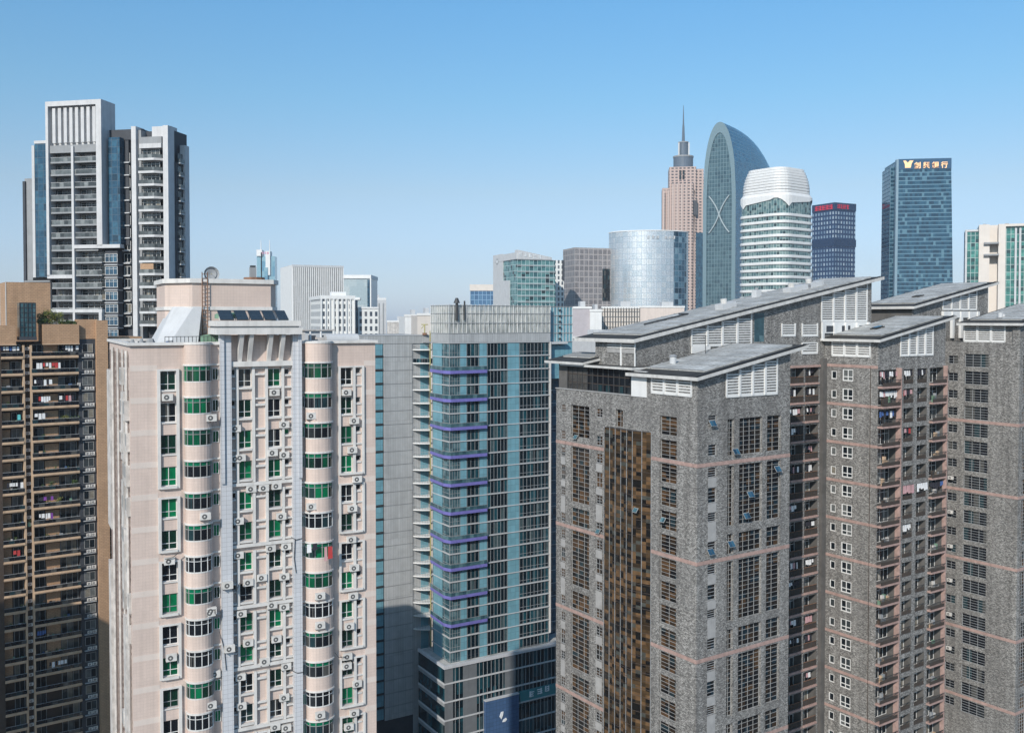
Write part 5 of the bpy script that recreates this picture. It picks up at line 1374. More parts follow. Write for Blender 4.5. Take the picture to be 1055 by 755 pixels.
# left flank
a = -3.0
mb = MB(); mb.box(ul(36.5,220,2), -.3, 2.0, 16, zJ, fz(43,147,2), M['g_blue']); mb.box(ul(36.5,220,2)-.1, -.3, 1.9, 16, fz(43,148,2), fz(43,145,2), M['offwhite']); Lt.part('curtain_wall', mb)
mb = MB(); mb.box(ul(33.5,240,3), ul(36.3,240,3), 3, 16, zJ, fz(35,150,3), M['lightgrey']); mb.box(ul(26,240,4), ul(33.4,240,4), 4, 16, 0, fz(30,184,4), M['midgrey']); mb.box(ul(25,240,4), ul(27.5,240,4), 3.6, 4, 0, fz(28,187,4), M['darkwall']); Lt.part('flank_wall', mb)
mb = MB(); mb.box(ul(25,290), .2, .2, 16, 0, zJ-.8, M['darkwall']); Lt.part('lower_wall', mb)
for k in range(4):
    z = zJ - .9 - k*1.6; mb = MB(); mb.box(ul(25,290), -.05, 0, .3, z-.35, z, M['midgrey']); Lt.part('lower_ledge', mb)
Lt.flush()

# ---------------------------------------------------------------- skyline
def grid_tower_mat(name, pal, cell, grid, gridc, metal=.2, rough=.1, spec=.6): return glass(name, pal, cell, rough, spec, metal, grid, gridc)
def tower(name, label, px0, px1, ytop, D, ang, depth, m, cat='office tower', top=None, split=None, floors=None, ledge=None, fh=4.0, pr=.4):
    """far box building: front from px0 to px1 (or corner at split with a left face)"""
    if split is None:
        B = Bld(name, label, cat, px=px0, D=D, ang=ang); U = B.u(px1, HOR); V_ = depth
    else:
        B = Bld(name, label, cat, px=split, D=D, ang=ang); U = B.u(px1, HOR); V_ = abs(B.v(px0, HOR))
    z = B.F(px0 if split is None else split, ytop)[1]
    mb = MB(); mb.box(0, U, 0, V_, 0, z, m, top=top or M['lightgrey']); B.part('wall', mb)
    if ledge:
        k = 0; zz = z - pr
        while zz > max(60, z-75*fh) and k < 60:
            mb = MB(); mb.box(-pr, U+pr, -pr, V_+pr, zz-ledge, zz, M['white'] if fh < 90 else m); B.part('floor_band', mb); zz -= fh; k += 1
    B.U, B.V, B.z = U, V_, z
    return B
wstripe = glass('white_striped_office', [(3,(.10,.11,.13)),(2,(.16,.17,.19)),(1,(.22,.23,.25))], (3,3.6), .3, .3, 0, None)
offw = glass('white_grid_office', [(1,(.10,.12,.14)),(1,(.16,.17,.19)),(1,(.07,.09,.12))], (2.4,3.4), .3, .4, 0, (2.4,3.4,.62), (.68,.68,.66))
offg = glass('grey_grid_office', [(1,(.22,.21,.22)),(1,(.28,.27,.28))], (2.2,3.6), .4, .3, 0, (3.4,3.8,.3), (.36,.335,.33))
blueg = glass('blue_glass_far', [(2,(.08,.20,.36)),(1,(.10,.24,.40)),(1,(.06,.16,.30))], (3,3.6), .12, .5, .1, (3,3.6,.18), (.20,.33,.48))
# distant blue tower with twin masts
B1 = Bld('twin_mast_tower', 'pale blue skyscraper with twin masts and a pink roof sign', 'skyscraper', px=265, D=1500, ang=6)
U = B1.u(283.5, HOR); zt_ = B1.F(272, 264)[1]
sk = glass('hazed_blue_glass', [(2,(.16,.36,.50)),(1,(.22,.44,.56)),(1,(.30,.52,.62))], (6,8), .15, .5, .2)  # distance haze mixed into the glass colour to make it pale
mb = MB(); mb.box(0,U,0,25,0,zt_,sk); mb.box(U*.28,U*.62,-4,25,0,zt_-18,sk); B1.part('shaft', mb)
mb = MB(); mb.box(0,U*.3,-3,20,zt_,zt_+10,M['white']); mb.box(U*.5,U*.75,-3,20,zt_-30,zt_+8,M['white']); B1.part('crown_fin', mb)
for x in (268.5, 277.5): 
    mb = MB(); u = B1.u(x, HOR); mb.cyl(u,8,zt_,B1.F(x,247)[1],1.0,M['white'],6,.4); B1.part('mast', mb)
pinksign = plain('pink_sign_letters',(.62,.25,.36),.5,.05)
mb = MB(); sgz = B1.F(272,262)[1]
for i in range(3): glyph(mb, B1.u(270+i*2.6,HOR), sgz, 3.6, -3.2, pinksign, i+40)
B1.part('roof_sign', mb)
# white striped slab
B2 = tower('striped_office_slab', 'white vertical striped office slab behind the pink block roof', 290, 353.5, 275, 620, 24, 20, wstripe, split=302)
B2.z += 0
for i in range(27):
    mb = MB(); x = B2.U*i/26; zx = 600; mb.box(x-.36, x+.36, -.5, 0, 0, B2.z+1.2, M['white']); B2.part('vertical_fin', mb)
mb = MB(); mb.box(-.6,-.05,0,B2.V,0,B2.z+1.2,M['white']); mb.box(-.5,B2.U+.4,-.6,B2.V,B2.z,B2.z+1.4,M['lightgrey']); B2.part('end_wall', mb)
pg_ = glass('milky_glass', [(3,(.42,.52,.56)),(2,(.48,.57,.60)),(1,(.55,.62,.64))], (6,8), .3, .4, .0)
B3 = tower('glass_office_block', 'pale glass office block with a white framed top behind the striped slab', 353, 382, 287, 800, 0, 40, pg_)
mb = MB(); mb.box(-.5,B3.U+.5,-1,40,B3.z,B3.z+3,M['white']); mb.box(B3.U-2.6,B3.U-.4,-1.2,0,0,B3.z-1,M['g_blue']); mb.box(B3.U-.4,B3.U+.6,-1.2,0,0,B3.z,M['white']); mb.box(0,15,-.9,0,B3.z-18,B3.z-16,M['white']); B3.part('white_frame', mb)
B4 = tower('white_office_block', 'white gridded low office block in front of the striped slab', 320, 365, 308, 430, 20, 20, offw, split=331)
mb = MB(); mb.box(-.4,B4.U+.4,-.5,B4.V+.4,B4.z,B4.z+1.6,M['white']); B4.part('parapet', mb)
for i in range(9):
    mb = MB(); x = B4.U*i/8; mb.box(x-.3,x+.3,-.5,0,0,B4.z,M['white']); B4.part('vertical_fin', mb)
mb = MB(); mb.box(B4.U*.35,B4.U*.8,4,9,B4.z,B4.z+3.4,M['white']); B4.part('roof_room', mb)
B5 = tower('white_office_block', 'lower white gridded block right of a narrow glass strip', 369, 390, 318, 440, 16, 20, offw)
mb = MB(); mb.box(-2.4,-.1,1,20,0,B5.z+4,M['g_blue']); mb.box(-.3,B5.U,-.3,20,B5.z,B5.z+.8,M['white']); B5.part('glass_stair', mb)
B6 = tower('slender_white_tower', 'slender pale tower at the right end of the white blocks', 385, 398, 309, 900, 10, 12, M['lightgrey'])
mb = MB()
for i in range(3): mb.box(B6.U*i/3+.6,B6.U*i/3+1.6,-.4,0,0,B6.z-3,M['midgrey'])
mb.box(0,B6.U,0,12,B6.z,B6.z+2,M['white']); mb.box(2,5,2,6,B6.z+2,B6.z+5,M['lightgrey']); B6.part('pilaster', mb)
def lowrise(name, label, px0, px1, ytop, D, ang, m, dep=18, nw=0, wm='g_dark', rows=3):
    Bx = tower(name, label, px0, px1, ytop, D, ang, dep, m, 'building')
    mb = MB(); mb.box(-.2,Bx.U+.2,-.2,.1,Bx.z,Bx.z+.7,M['white']); mb.box(Bx.U*.55,Bx.U*.8,3,7,Bx.z,Bx.z+2.4,M['lightgrey']); Bx.part('parapet', mb)
    for r in range(rows):
        for i in range(nw):
            a = Bx.U*(i+.22)/nw; b = Bx.U*(i+.78)/nw; z1 = Bx.z-1.4-r*3.3
            Bx.win('window','F',-.02,a,b,z1-1.8,z1,2,1,M['frame'],M[wm],.12,.1)
    Bx.flush(90); return Bx
lowrise('low_office', 'grey low block with rows of small windows in the gap beside the glass tower', 399, 418, 332, 380, 8, M['dirtywhite'], 16, 6)
lowrise('low_office', 'white low block with blue windows just left of the lattice screen', 417, 432, 326, 330, 14, M['white'], 16, 4, 'g_blue')
lowrise('low_office', 'beige low block half hidden by the left end of the lattice screen', 430, 447, 325, 300, 14, M['cream'], 14, 3)
B7 = tower('blue_glass_block', 'small blue glass block left of the white and green office', 484.5, 508, 294, 700, 0, 30, blueg)
mb = MB(); mb.box(-.4,B7.U+.4,-.4,30,B7.z-4,B7.z+.6,M['cream']); B7.part('parapet', mb)
# white and green glass office
gg = glass('green_glass_office', [(3,(.10,.26,.27)),(2,(.05,.15,.17)),(2,(.18,.36,.36)),(1,(.015,.04,.05))], (2.6,1.9), .1, .5, .1, (2.6,3.6,.12), (.45,.55,.55))
B8 = tower('green_glass_office', 'green glass office with white flank wall and sloping roof lettering', 509, 572, 267, 560, 22, 30, gg, split=533)
mb = MB(); V8 = B8.V
mb.box(-.5,-.02,V8*.58,V8+.2,0,B8.z+4.5,M['lightgrey']); mb.box(-.6,-.05,V8*.3,V8,0,B8.F(533,288)[1],M['lightgrey'])
B8.part('white_flank', mb)
mb = MB(); mb.prism([(0,-.6),(B8.U*.9,-.6),(B8.U*.9,4),(0,4)], B8.z, B8.z+3, M['lightgrey'], z1b=[B8.z+5.5,B8.z+1.5,B8.z+1.5,B8.z+5.5]); mb.box(-.6,0,0,V8,B8.z,B8.z+4,M['lightgrey']); B8.part('sloping_parapet', mb)
for k in range(14): 
    mb = MB(); mb.box(-.1,B8.U,-.35,0,B8.z-.3-k*3.6,B8.z-k*3.6,M['lightgrey']); B8.part('floor_band', mb)
mb = MB()
for i in range(5): glyph(mb, .5+i*3.1, B8.z+1.6-i*.35, 2.4, -.75, M['signwhite'], i+60)
B8.part('roof_lettering', mb)
mb = MB(); vv, zz = V8*.82, B8.z+.2
n = 16; mb.face([(-.62, vv+1.9*math.cos(2*math.pi*i/n), zz+1.9*math.sin(2*math.pi*i/n)) for i in range(n)], M['midgrey']); mb.face([(-.66, vv+1.1*math.cos(2*math.pi*i/n), zz+1.1*math.sin(2*math.pi*i/n)) for i in range(n)], M['signwhite']); B8.part('round_emblem', mb)
B8b = tower('pale_office_annex', 'narrow pale annex with dark roof edge right of the green glass office', 566, 581, 268, 600, 10, 20, offw)
mb = MB(); mb.box(B8b.U-1.2,B8b.U+.2,-.5,0,B8b.F(570,289)[1],B8b.z,M['darkwall']); B8b.part('dark_edge', mb)
B9 = tower('beige_stone_block', 'grey-beige stone block with one dark slot window', 580, 630, 255, 640, 18, 30, offg, split=592)
mb = MB(); a, b = B9.u(620.5,HOR), B9.u(628,HOR); mb.box(a,b,-.3,0,B9.F(622,310)[1],B9.F(622,277)[1],M['g_dark']); B9.part('slot_window', mb)
# curved mirror-glass building
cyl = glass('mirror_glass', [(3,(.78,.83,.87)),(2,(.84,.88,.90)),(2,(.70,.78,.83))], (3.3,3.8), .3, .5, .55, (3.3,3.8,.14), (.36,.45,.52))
cdk = glass('mirror_glass_dark_reflection', [(3,(.05,.13,.20)),(2,(.12,.25,.34)),(1,(.25,.40,.48)),(1,(.02,.06,.1))], (3.3,3.8), .15, .5, .4, (3.3,3.8,.14), (.25,.33,.40))  # darker copy of the mirror glass, a dim reflection painted as colour
B10 = Bld('curved_glass_building', 'broad curved mirror glass building below the pink spired tower', 'office building', px=629, D=640, ang=0)
U = B10.u(712, HOR); z = B10.F(670, 239)[1]
mb = MB(); n = 26; P = []
for i in range(n+1): a = math.pi*(.04+.92*i/n); P.append((U/2-U/2*math.cos(a)/math.cos(.04*math.pi), 16-24*math.sin(a)**.85))
acc = 0
for i, (p, q) in enumerate(zip(P, P[1:])):
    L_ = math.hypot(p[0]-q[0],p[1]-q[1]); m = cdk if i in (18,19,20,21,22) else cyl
    mb.face([(*p,0),(*q,0),(*q,z),(*p,z)], m, [(acc,0),(acc+L_,0),(acc+L_,z),(acc,z)]); acc += L_
mb.face([(*p,z) for p in P], M['lightgrey']); mb.face([(*P[0],0),(*P[-1],0),(*P[-1],z),(*P[0],z)], cdk); w10 = B10.part('glass_wall', mb)
mb = MB()
for p, q in zip(P, P[1:]): mb.bar((*p,z+.3),(*q,z+.3),.45,M['white'],4)
B10.part('parapet', mb)
mb = MB()
for i in range(6):
    t = .47+.05*i; j = int(t*n); p = P[j]; glyph(mb, p[0]-1, z-5.4, 2.2, p[1]-.45, M['lightgrey'], 80+i)
B10.part('faint_lettering', mb)
# pink stepped tower with spire
B11 = Bld('spired_tower', 'pink stepped skyscraper with dark drum crown and needle spire', 'skyscraper', px=682, D=1250, ang=-7)
pg = glass('pink_tower_grid', [(3,(.05,.055,.07)),(1,(.10,.10,.11)),(1,(.18,.15,.14))], (2.6,4), .3, .3, 0, (5.2,4,1.1), (.46,.35,.31))
f = lambda x: B11.u(x, HOR); fzz = lambda y: B11.F(700, y)[1]
W11 = f(724.5)
mb = MB(); mb.box(0, f(691), 6, 36, 0, fzz(193), pg); mb.box(f(715), W11, 4, 40, 0, fzz(174), pg); mb.box(f(689), f(716.5), 0, 44, 0, fzz(172), pg); mb.box(f(691.5), f(713), -5, 44, 0, fzz(188), pg); B11.part('shaft', mb)
mb = MB()
for x in (683.5,688,692.5,697,701.5,706,710.5,715): mb.box(f(x)-.9,f(x)+.9,-6.2 if 691<x<714 else 0,2,0,fzz(190 if 691 < x < 714 else 196),plain('pink_granite',(.50,.40,.36),.6,.1) if x == 683.5 else bpy.data.materials['pink_granite'])
B11.part('pilaster', mb)
mb = MB()
for r in range(2):
    for c in range(2): mb.box(f(700.2)+c*4.2-1.4,f(700.2)+c*4.2+1.4,-.4,0,fzz(176+5*r)-5,fzz(176+5*r)+.5,M['g_dark'])
for y in (197,204,211): mb.box(f(688.5),f(690.5),5.4,6,fzz(y)-5,fzz(y),M['g_dark'])
mb.box(f(714),f(718),-2.5,0,fzz(222),fzz(207),M['darkwall']); mb.box(f(716.5),W11+.2,1,4,fzz(330),fzz(240),M['g_blue']); B11.part('window', mb)
dg = plain('slate_metal',(.10,.13,.17),.45,.1)
mb = MB(); u0 = f(704.2); mb.cyl(u0,22,fzz(174),fzz(160),13,dg,24); mb.cyl(u0,22,fzz(160),fzz(158.5),13.6,M['midgrey'],24); mb.cyl(u0,22,fzz(160),fzz(144.5),6.3,dg,16); mb.cyl(u0,22,fzz(144.5),fzz(143.5),7,M['midgrey'],16); B11.part('drum_crown', mb)
mb = MB(); mb.box(f(698.5),f(700),15,17,fzz(159),fzz(145),M['lightgrey']); mb.box(f(709),f(710.5),15,17,fzz(159),fzz(145),M['lightgrey']); B11.part('crown_fin', mb)
mb = MB(); mb.cyl(u0,22,fzz(143.5),fzz(126),2.1,dg,8,1.3); mb.cyl(u0,22,fzz(126),fzz(105),1.1,dg,8,.25); B11.part('spire', mb)
M['xbrace'] = plain('pale_steel_brace',(.36,.42,.44),.5,.05)
# parabolic arch tower
ag = glass('arch_tower_glass', [(3,(.075,.145,.175)),(2,(.10,.18,.21)),(1,(.05,.105,.135))], (3,4), .15, .5, .25, (3,4,.2), (.13,.20,.23))
ab = glass('arch_tower_blue_glass', [(3,(.03,.15,.26)),(2,(.05,.20,.32)),(1,(.02,.10,.19))], (3,3.9), .12, .6, .3, (3.2,3.9,.35), (.13,.28,.38))
B12 = Bld('arch_tower', 'blue glass tower with a parabolic arch front and white crossed braces', 'skyscraper', px=724, D=960, ang=-33)
Wa = B12.u(757.5, HOR); za = B12.F(741, 126)[1]; dep = 122.0
def arch(w0, w1, top, y, n=22, e=2.1):
    out = [(w0,y,0)]
    base = top*.77
    for i in range(n+1):
        t = -1+2*i/n
        out.append(((w0+w1)/2+(w1-w0)/2*t*(1-.0*(1-abs(t))), y, base+(top-base)*max(0,1-abs(t)**e)**.5))
    out.append((w1,y,0)); return out
rings = []
for i in range(9):
    t = i/8; rings.append(arch(0,Wa,za-24*(t**3),dep*t,22,2.1+2.6*t))
mb = MB()
for Ar, Br in zip(rings, rings[1:]):
    for i in range(len(Ar)-1):
        p, q, r_, s_ = Ar[i], Ar[i+1], Br[i+1], Br[i]
        mb.face([p,q,r_,s_], ab, [(p[1],p[2]),(q[1],q[2]),(r_[1],r_[2]),(s_[1],s_[2])])
B12.part('curved_shell', mb)
mb = MB(); A_ = rings[0]; mb.face(list(A_), M['midgrey'] if False else ag, [(p[0],p[2]) for p in A_]); mb.face(list(reversed(rings[-1])), ab); B12.part('arch_front', mb)
mb = MB(); I = arch(Wa*.11,Wa*.89,za*.965,-.8)
O = arch(0,Wa,za,-.8)
rim = plain('pale_blue_rim',(.15,.225,.26),.4,.08)
for i in range(len(O)-1): mb.face([O[i],O[i+1],I[i+1],I[i]], rim); mb.face([O[i],O[i+1],(O[i+1][0],0,O[i+1][2]),(O[i][0],0,O[i][2])], rim); mb.face([I[i],I[i+1],(I[i+1][0],.0,I[i+1][2]),(I[i][0],0,I[i][2])], rim)
B12.part('arch_rim', mb)
mb = MB(); zx = lambda y: B12.F(741, y)[1]; xa, xb = Wa*.19, Wa*.81
for s in (0, 1):
    pts = []
    for i in range(11):
        t = i/10; x = xa+(xb-xa)*(.5+.5*math.copysign(abs(2*t-1)**1.0, 2*t-1)*(.55+.45*abs(2*t-1))) if not s else xb-(xb-xa)*(.5+.5*math.copysign(abs(2*t-1)**1.0, 2*t-1)*(.55+.45*abs(2*t-1)))
        pts.append((x, -1.2, zx(202)+(zx(240)-zx(202))*t))
    for p, q in zip(pts, pts[1:]): mb.bar(p, q, .65, M['xbrace'], 5)
B12.part('cross_brace', mb)
# white banded tower
B13 = Bld('banded_tower', 'rounded white tower ringed by floor bands under a tapering white louvred crown', 'office tower', px=811, D=700, ang=0)
cx0, cx1 = B13.u(769.5, HOR), B13.u(847.5, HOR); Wd = cx1-cx0; dpt = Wd*.9
def rsq(k, z, off=0, n=6, ang=R(38), rr=.5):
    """rounded square plan turned towards the viewer"""
    s = Wd*.36*k+off; c = []
    for q in range(4):
        a0 = math.pi/2*q
        for i in range(n+1):
            a = a0+math.pi/2*i/n
            ccx = math.copysign(1, math.cos(a0+.78)); ccy = math.copysign(1, math.sin(a0+.78))
            c.append((ccx*s*(1-rr)*1.1+s*rr*1.1*math.cos(a), ccy*s*(1-rr)*1.1+s*rr*1.1*math.sin(a)))
    ca, sa = math.cos(ang), math.sin(ang)
    return [(cx0+Wd/2+x*ca-y*sa, dpt/2+x*sa+y*ca, z) for x, y in c]
zq = lambda y: B13.F(800, y)[1]
gb = glass('banded_tower_glass', [(3,(.14,.25,.26)),(2,(.08,.16,.18)),(3,(.26,.36,.35)),(1,(.02,.05,.06))], (2.2,1.9), .12, .5, .1, (2.2,20,.12), (.40,.48,.46))
mb = MB(); mb.loft([rsq(.965,0), rsq(.965,zq(204))], gb); B13.part('glass_wall', mb)
fh = (zq(219)-zq(299))/11.2
for k in range(34):
    z = zq(219.5) - k*fh
    mb = MB(); s = 1.0 if z > 0 else 1; mb.loft([rsq(.99,z-2.1), rsq(1.0,z-1.7), rsq(1.0,z-.3), rsq(.985,z)], M['white']); B13.part('floor_band', mb)
    if z < 20: break
# crown: scalloped skirt then louvre rings leaning inwards
mb = MB(); top = rsq(1.0, zq(201)); n = len(top); bot = rsq(1.0, 0)
bot = [(x, y, zq(212.5)+(zq(203.5)-zq(212.5))*abs(math.sin(2*math.pi*i/n*2 + .9))) for i, (x, y, z) in enumerate(bot)]
mb.loft([bot, top, rsq(.93, zq(197.5))], M['white'], False); B13.part('crown_skirt', mb)
for k in range(9):
    t = k/9; s0 = .92-.20*t**2.2; z0 = zq(197.5)+(zq(170.5)-zq(197.5))*t; h = (zq(170.5)-zq(197.5))/9
    mb = MB(); mb.loft([rsq(s0+.008,z0+h*.1), rsq(s0+.008,z0+h*.82), rsq(s0-.02,z0+h*.98)], M['white']); mb.loft([rsq(s0-.02,z0-h*.05), rsq(s0-.02,z0+h*.12)], M['midgrey'], False); B13.part('crown_ring', mb)
# blue gridded tower with red lettering
bt = glass('blue_grid_tower_glass', [(3,(.30,.42,.55)),(2,(.20,.30,.43)),(2,(.46,.57,.67))], (3.6,4.4), .15, .5, .1, (3.6,4.4,.9), (.02,.05,.12))
B14 = tower('blue_grid_tower', 'dark blue gridded tower with red roof lettering right of the banded white tower', 836, 880.5, 208.5, 900, 28, 30, bt, split=859, top=M['darkwall'])
redm = plain('red_sign_letters',(.60,.04,.08),.5,.05)
dkb = plain('dark_blue_band',(.02,.045,.10),.5,.1)
mb = MB(); zz = B14.F(859,246)[1]; mb.box(-.5,B14.U+.5,-.5,B14.V,zz-7,zz,dkb); mb.box(-.4,B14.U+.4,-.4,B14.V,B14.z-7,B14.z,dkb); B14.part('dark_band', mb)
mb = MB()
for i in range(4): glyph(mb, 2.5+i*3.9, B14.z-6.0, 4.4, -.7, redm, 100+i)
B14.part('red_lettering', mb)
mb = MB()
for i in range(5):
    y0 = 2+i*4.6; zz = B14.z-6.0
    for j in range(3): mb.box(-.9,-.45,y0,y0+3.8,zz+j*1.6,zz+j*1.6+.8,redm)
    mb.box(-.95,-.45,y0+1+i%3*.7,y0+1.7+i%3*.7,zz,zz+4.4,redm)
B14.part('red_lettering', mb)
# tapering blue bank tower
B15 = Bld('blue_glass_bank_tower', 'tall blue glass tower with orange lettering along its top edge', 'office tower', px=923, D=800, ang=-8)
bk = glass('bank_tower_glass', [(4,(.02,.09,.155)),(2,(.035,.125,.20)),(3,(.012,.06,.11)),(1,(.13,.27,.35))], (2.2,3.4), .08, .6, .25, (400,3.4,.4), (.09,.19,.26))
U0, U1 = B15.u(984, HOR), B15.F(980, 164)[0]; zb5 = B15.F(950, 164)[1]; Vb = 46
lo = [(0,0,0),(U0*1.02,0,0),(U0*1.02,Vb,0),(0,Vb,0)]; hi = [(.8,0,zb5),(U1,0,zb5),(U1,Vb,zb5),(.8,Vb,zb5)]
mb = MB(); mb.loft([lo,hi], bk); B15.part('glass_wall', mb)
mb = MB(); z5 = zb5-4
mb.loft([[(-3,14,0),(.3,14,0),(.3,42,0),(-3,42,0)],[(-2.2,14,z5),(1,14,z5),(1,42,z5),(-2.2,42,z5)]], bk); B15.part('side_wing', mb)
mb = MB(); m_ = plain('blue_grey_edge',(.18,.27,.33),.4,.08); mb.loft([[(-2.2,-.2,0),(.1,-.5,0),(.1,1,0),(-2.2,4,0)],[(-.8,-.2,zb5),(.9,-.5,zb5),(.9,1,zb5),(-.8,4,zb5)]], m_); B15.part('corner_edge', mb)
mb = MB(); mb.box(.6,U1+.2,-.35,0,zb5-8.5,zb5+.3,plain('dark_blue_top',(.03,.085,.16),.35,.1)); B15.part('top_band', mb)
mo, no, bo = newmat('orange_lit_letters'); bo.inputs['Base Color'].default_value=(.85,.50,.25,1); bo.inputs['Emission Color'].default_value=(1.0,.62,.35,1); bo.inputs['Emission Strength'].default_value=.45; M['orange']=mo
def text(txt, size, m, ext=.3):
    c = bpy.data.curves.new('lettering','FONT'); c.body = txt; c.size = size; c.extrude = ext; c.align_x = 'LEFT'; c.offset = .02*size
    o = bpy.data.objects.new('tmp', c); col.objects.link(o); bpy.context.view_layer.update()
    me = bpy.data.meshes.new_from_object(o.evaluated_get(bpy.context.evaluated_depsgraph_get())); bpy.data.objects.remove(o)
    me.materials.clear(); me.materials.append(m); return me
us_, zs_ = B15.F(942, 171)
for i, ch_ in enumerate('創興銀行'):
    u = B15.F(941.5+i*9.2, 171)[0]
    o = inst('sign_letter', text(ch_, 5.6, M['orange']), B15.root, (u,-.7,zb5-7.4)); o.rotation_euler = (R(90),0,0)
mb = MB(); u = B15.F(935,171)[0]; zz = zb5-7.2; Y = -.75
blob(mb, [(u-3.6,zz+6),(u-1.6,zz+6),(u,zz+4.2),(u+1.6,zz+6),(u+4.6,zz+6),(u+3.0,zz+3.4),(u+2.4,zz),(u-2.2,zz),(u-2.2,zz+2.8)], Y, M['orange'], .4); B15.part('sign_emblem', mb)
# cream and green tower at the right edge
B16 = Bld('cream_green_tower', 'cream tower with green glass corners cut off by the right edge', 'office tower', px=1013, D=430, ang=-24)
g6 = glass('green_corner_glass', [(2,(.03,.17,.16)),(2,(.05,.24,.22)),(1,(.015,.07,.08)),(1,(.10,.34,.30))], (1.8,1.7), .1, .5, .1, (1.8,3.4,.1), (.35,.42,.42))
q = lambda x: B16.u(x, HOR); zz6 = lambda y: B16.F(1020, y)[1]
zt6 = zz6(231.5)
mb = MB(); mb.box(q(1007.5),q(1018.5),-1,20,0,zt6,M['cream']); mb.box(q(1027.5),q(1035),-1,20,0,zt6,M['cream']); mb.box(q(1018.5),q(1027.5),3.2,20,0,zt6,M['cream']); B16.part('cream_pier', mb)
mb = MB()
for y in (251,263): mb.box(q(1012.5),q(1028),-2.6,3,zz6(y)-.35,zz6(y)+.45,M['midgrey'])
B16.part('hood', mb)
mb = MB(); mb.box(q(994.5),q(1007.5),1,20,0,zz6(238),g6); w6 = B16.part('glass_corner', mb)
mb = MB(); mb.box(q(1035),q(1076),1,20,0,zz6(234),g6); B16.part('glass_corner', mb)
mb = MB()
for x in (993.5,1044.5,1049,1056,1064,1072): mb.box(q(x),q(x)+.8,-.2,20 if x < 1000 else 1,0,zz6(236),M['lightgrey'])
for k in range(22): zx_ = zz6(238)-k*3.4; mb.box(q(993.3),q(994.4),0,2,zx_-1.2,zx_-.9,M['darkwall'])
mb.box(q(993.5),q(1007),.5,20,zz6(238),zz6(236),M['lightgrey']); mb.box(q(1035),q(1076),-.4,20,zz6(234),zz6(231.5),M['cream']); B16.part('white_fin', mb)
mb = MB()
for i in range(4): mb.box(q(1012)+i*9,q(1016)+i*9,5,8,zt6,zt6+.8,M['midgrey'])
B16.part('roof_plant', mb)
# low blocks seen over the left end of the grey roofs
lowrise('low_office', 'grey low block with two dark openings at the left end of the highest grey roof', 588, 609, 318, 300, 6, M['midgrey'] if False else plain('mauve_grey_wall',(.42,.39,.41),.7,.08), 16, 2, 'g_dark', 2)
lowrise('low_office', 'white low block with ladders above the left end of the grey roof', 608, 620, 321, 300, 6, M['white'], 12, 2, 'g_home', 3)
Bq = lowrise('louvred_plant_house', 'long pale louvred plant house above the highest grey roof', 620, 659, 318, 310, 6, M['cream'], 14)
mb = MB()
for i in range(15): x = Bq.U*i/14; mb.box(x-.12,x+.12,-.3,0,Bq.z-7,Bq.z+.3,M['stonedark'])
for k in range(4): mb.box(0,Bq.U,-.2,0,Bq.z-1-k*1.7,Bq.z-.8-k*1.7,M['midgrey'])
Bq.part('louvre_post', mb)
lowrise('low_office', 'pinkish low block at the foot of the curved glass building', 658, 705, 317, 380, 6, M['pinkband'], 16, 5, 'g_home', 2)
lowrise('low_office', 'pale block with teal windows behind the small roof left of the highest grey roof', 586, 640, 349, 260, 20, M['lightgrey'], 14, 7, 'g_blue', 2)
# unseen neighbours added for their shadows on the brown block and the grey slab
mb = None
def neighbour(label, x, y, wx, wy, h, ang, m):
    e = empty('shade_casting_block', (x,y,0), R(ang), label, 'apartment block')
    mb = MB(); mb.box(0,wx,0,wy,0,h,m,top=M['midgrey']); mb.build('wall', e)
    mb = MB(); k = 4.0
    while k < h-3: mb.box(-.12,wx+.12,-.12,wy+.12,k,k+.5,M['lightgrey']); k += 3.1
    mb.build('floor_band', e)
    mb = MB(); mb.box(wx*.3,wx*.7,wy*.3,wy*.7,h,h+4,M['lightgrey']); mb.build('roof_room', e)
NB = [('plain unseen slab block added left of the view to shade the brown block', -131, 72, 36, 15, 101, 30), ('lower unseen slab block added behind the pink apartment block to shade the grey slab', -58, 146, 20, 14, 77, 28)]
homegrid = glass('neighbour_wall', [(1,(.05,.06,.07)),(1,(.12,.12,.12)),(1,(.03,.04,.05))], (3.2,3.1), .2, .4, 0, (3.2,3.1,1.0), (.42,.40,.37))
for a in NB: neighbour(*a, homegrid)

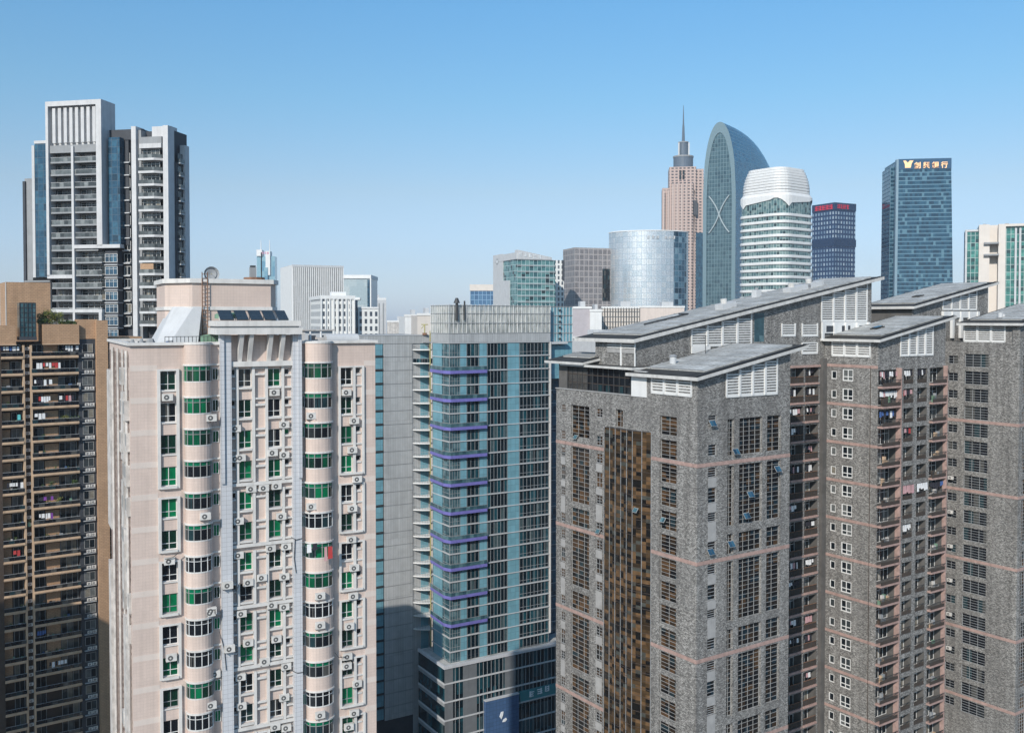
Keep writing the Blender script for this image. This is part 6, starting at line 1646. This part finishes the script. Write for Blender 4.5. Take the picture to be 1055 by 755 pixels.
# the lower city round the towers, almost wholly hidden behind them
r5 = random.Random(5)
low = [glass('low_city_wall_%s' % nm, [(1,(.05,.06,.07)),(1,(.12,.12,.12)),(1,(.03,.04,.05))], (3.0,3.1), .3, .3, 0, (3.0,3.1,1.1), c) for nm, c in (('grey',(.40,.39,.38)),('cream',(.50,.44,.38)),('white',(.58,.57,.55)))]
for gx, gy in [(150,300),(210,330),(260,400),(190,420),(320,480),(380,560),(300,620),(-150,330),(-210,400),(-120,430),(-280,480),(-60,520),(30,560),(110,520),(180,640),(-350,620),(-200,640),(430,700),(60,760),(-90,760),(250,800),(-300,860),(480,900),(150,980)]:
    wx, wy, h = r5.uniform(18,34), r5.uniform(14,22), r5.uniform(24,66); mw = r5.choice(low)
    e = empty('low_city_block', (gx,gy,0), R(r5.choice([15,31,34])), 'low flat-roofed block in the city behind the front towers', 'building', 'low blocks behind the front towers')
    mb = MB(); mb.box(0,wx,0,wy,0,h,mw,top=M['midgrey']); mb.build('wall', e)
    mb = MB(); mb.box(wx*.3,wx*.6,wy*.3,wy*.7,h,h+3.2,M['dirtywhite']); mb.build('roof_room', e)
    mb = MB(); mb.box(-.2,wx+.2,-.2,.15,h,h+.8,M['dirtywhite']); mb.build('parapet', e)

# ---------------------------------------------------------------- street trees between the slabs
def tree(x, y, h, label, seed):
    e = empty('street_tree', (x,y,0), 0, label, 'tree', 'street trees at the foot of the slab')
    r = random.Random(seed); t = MB()
    t.cyl(0,0,0,h*.45,.28,M['bark'],8,.16)
    for i in range(6):
        a = r.uniform(0,6.28); t.bar((0,0,h*.4),(math.cos(a)*h*.25,math.sin(a)*h*.25,h*r.uniform(.6,.85)),.07,M['bark'],5)
    t.build('trunk', e)
    c = MB(); foliage(c,(0,0,h*.68),h*.42,h*.42,h*.34,1500,.3,M['leaf'],seed); c.build('crown', e)
q0 = at(424, 745, 205); 
for i, (dx, dy, h, lab) in enumerate(((0,0,14,'broad street tree at the foot of the curved balconies'),(-7,-6,12,'smaller street tree left of the broad one by the slab'),(5,-14,12,'street tree nearest the podium corner'))):
    tree(q0.x+dx, q0.y+dy, h, lab, 200+i)

# ---------------------------------------------------------------- haze
m = bpy.data.materials.new('haze'); m.use_nodes = True; n = m.node_tree
n.nodes.remove(n.nodes['Principled BSDF']); pv = N(n,'ShaderNodeVolumePrincipled')
pv.inputs['Color'].default_value = (.86,.93,1.0,1); pv.inputs['Density'].default_value = HAZE; pv.inputs['Anisotropy'].default_value = 0.0
n.links.new(pv.outputs[0], n.nodes['Material Output'].inputs['Volume'])
mb = MB(); mb.box(-4600, 4600, -1300, 4900, -1.5, 420, m); o = mb.build('haze'); o['kind'] = 'stuff'
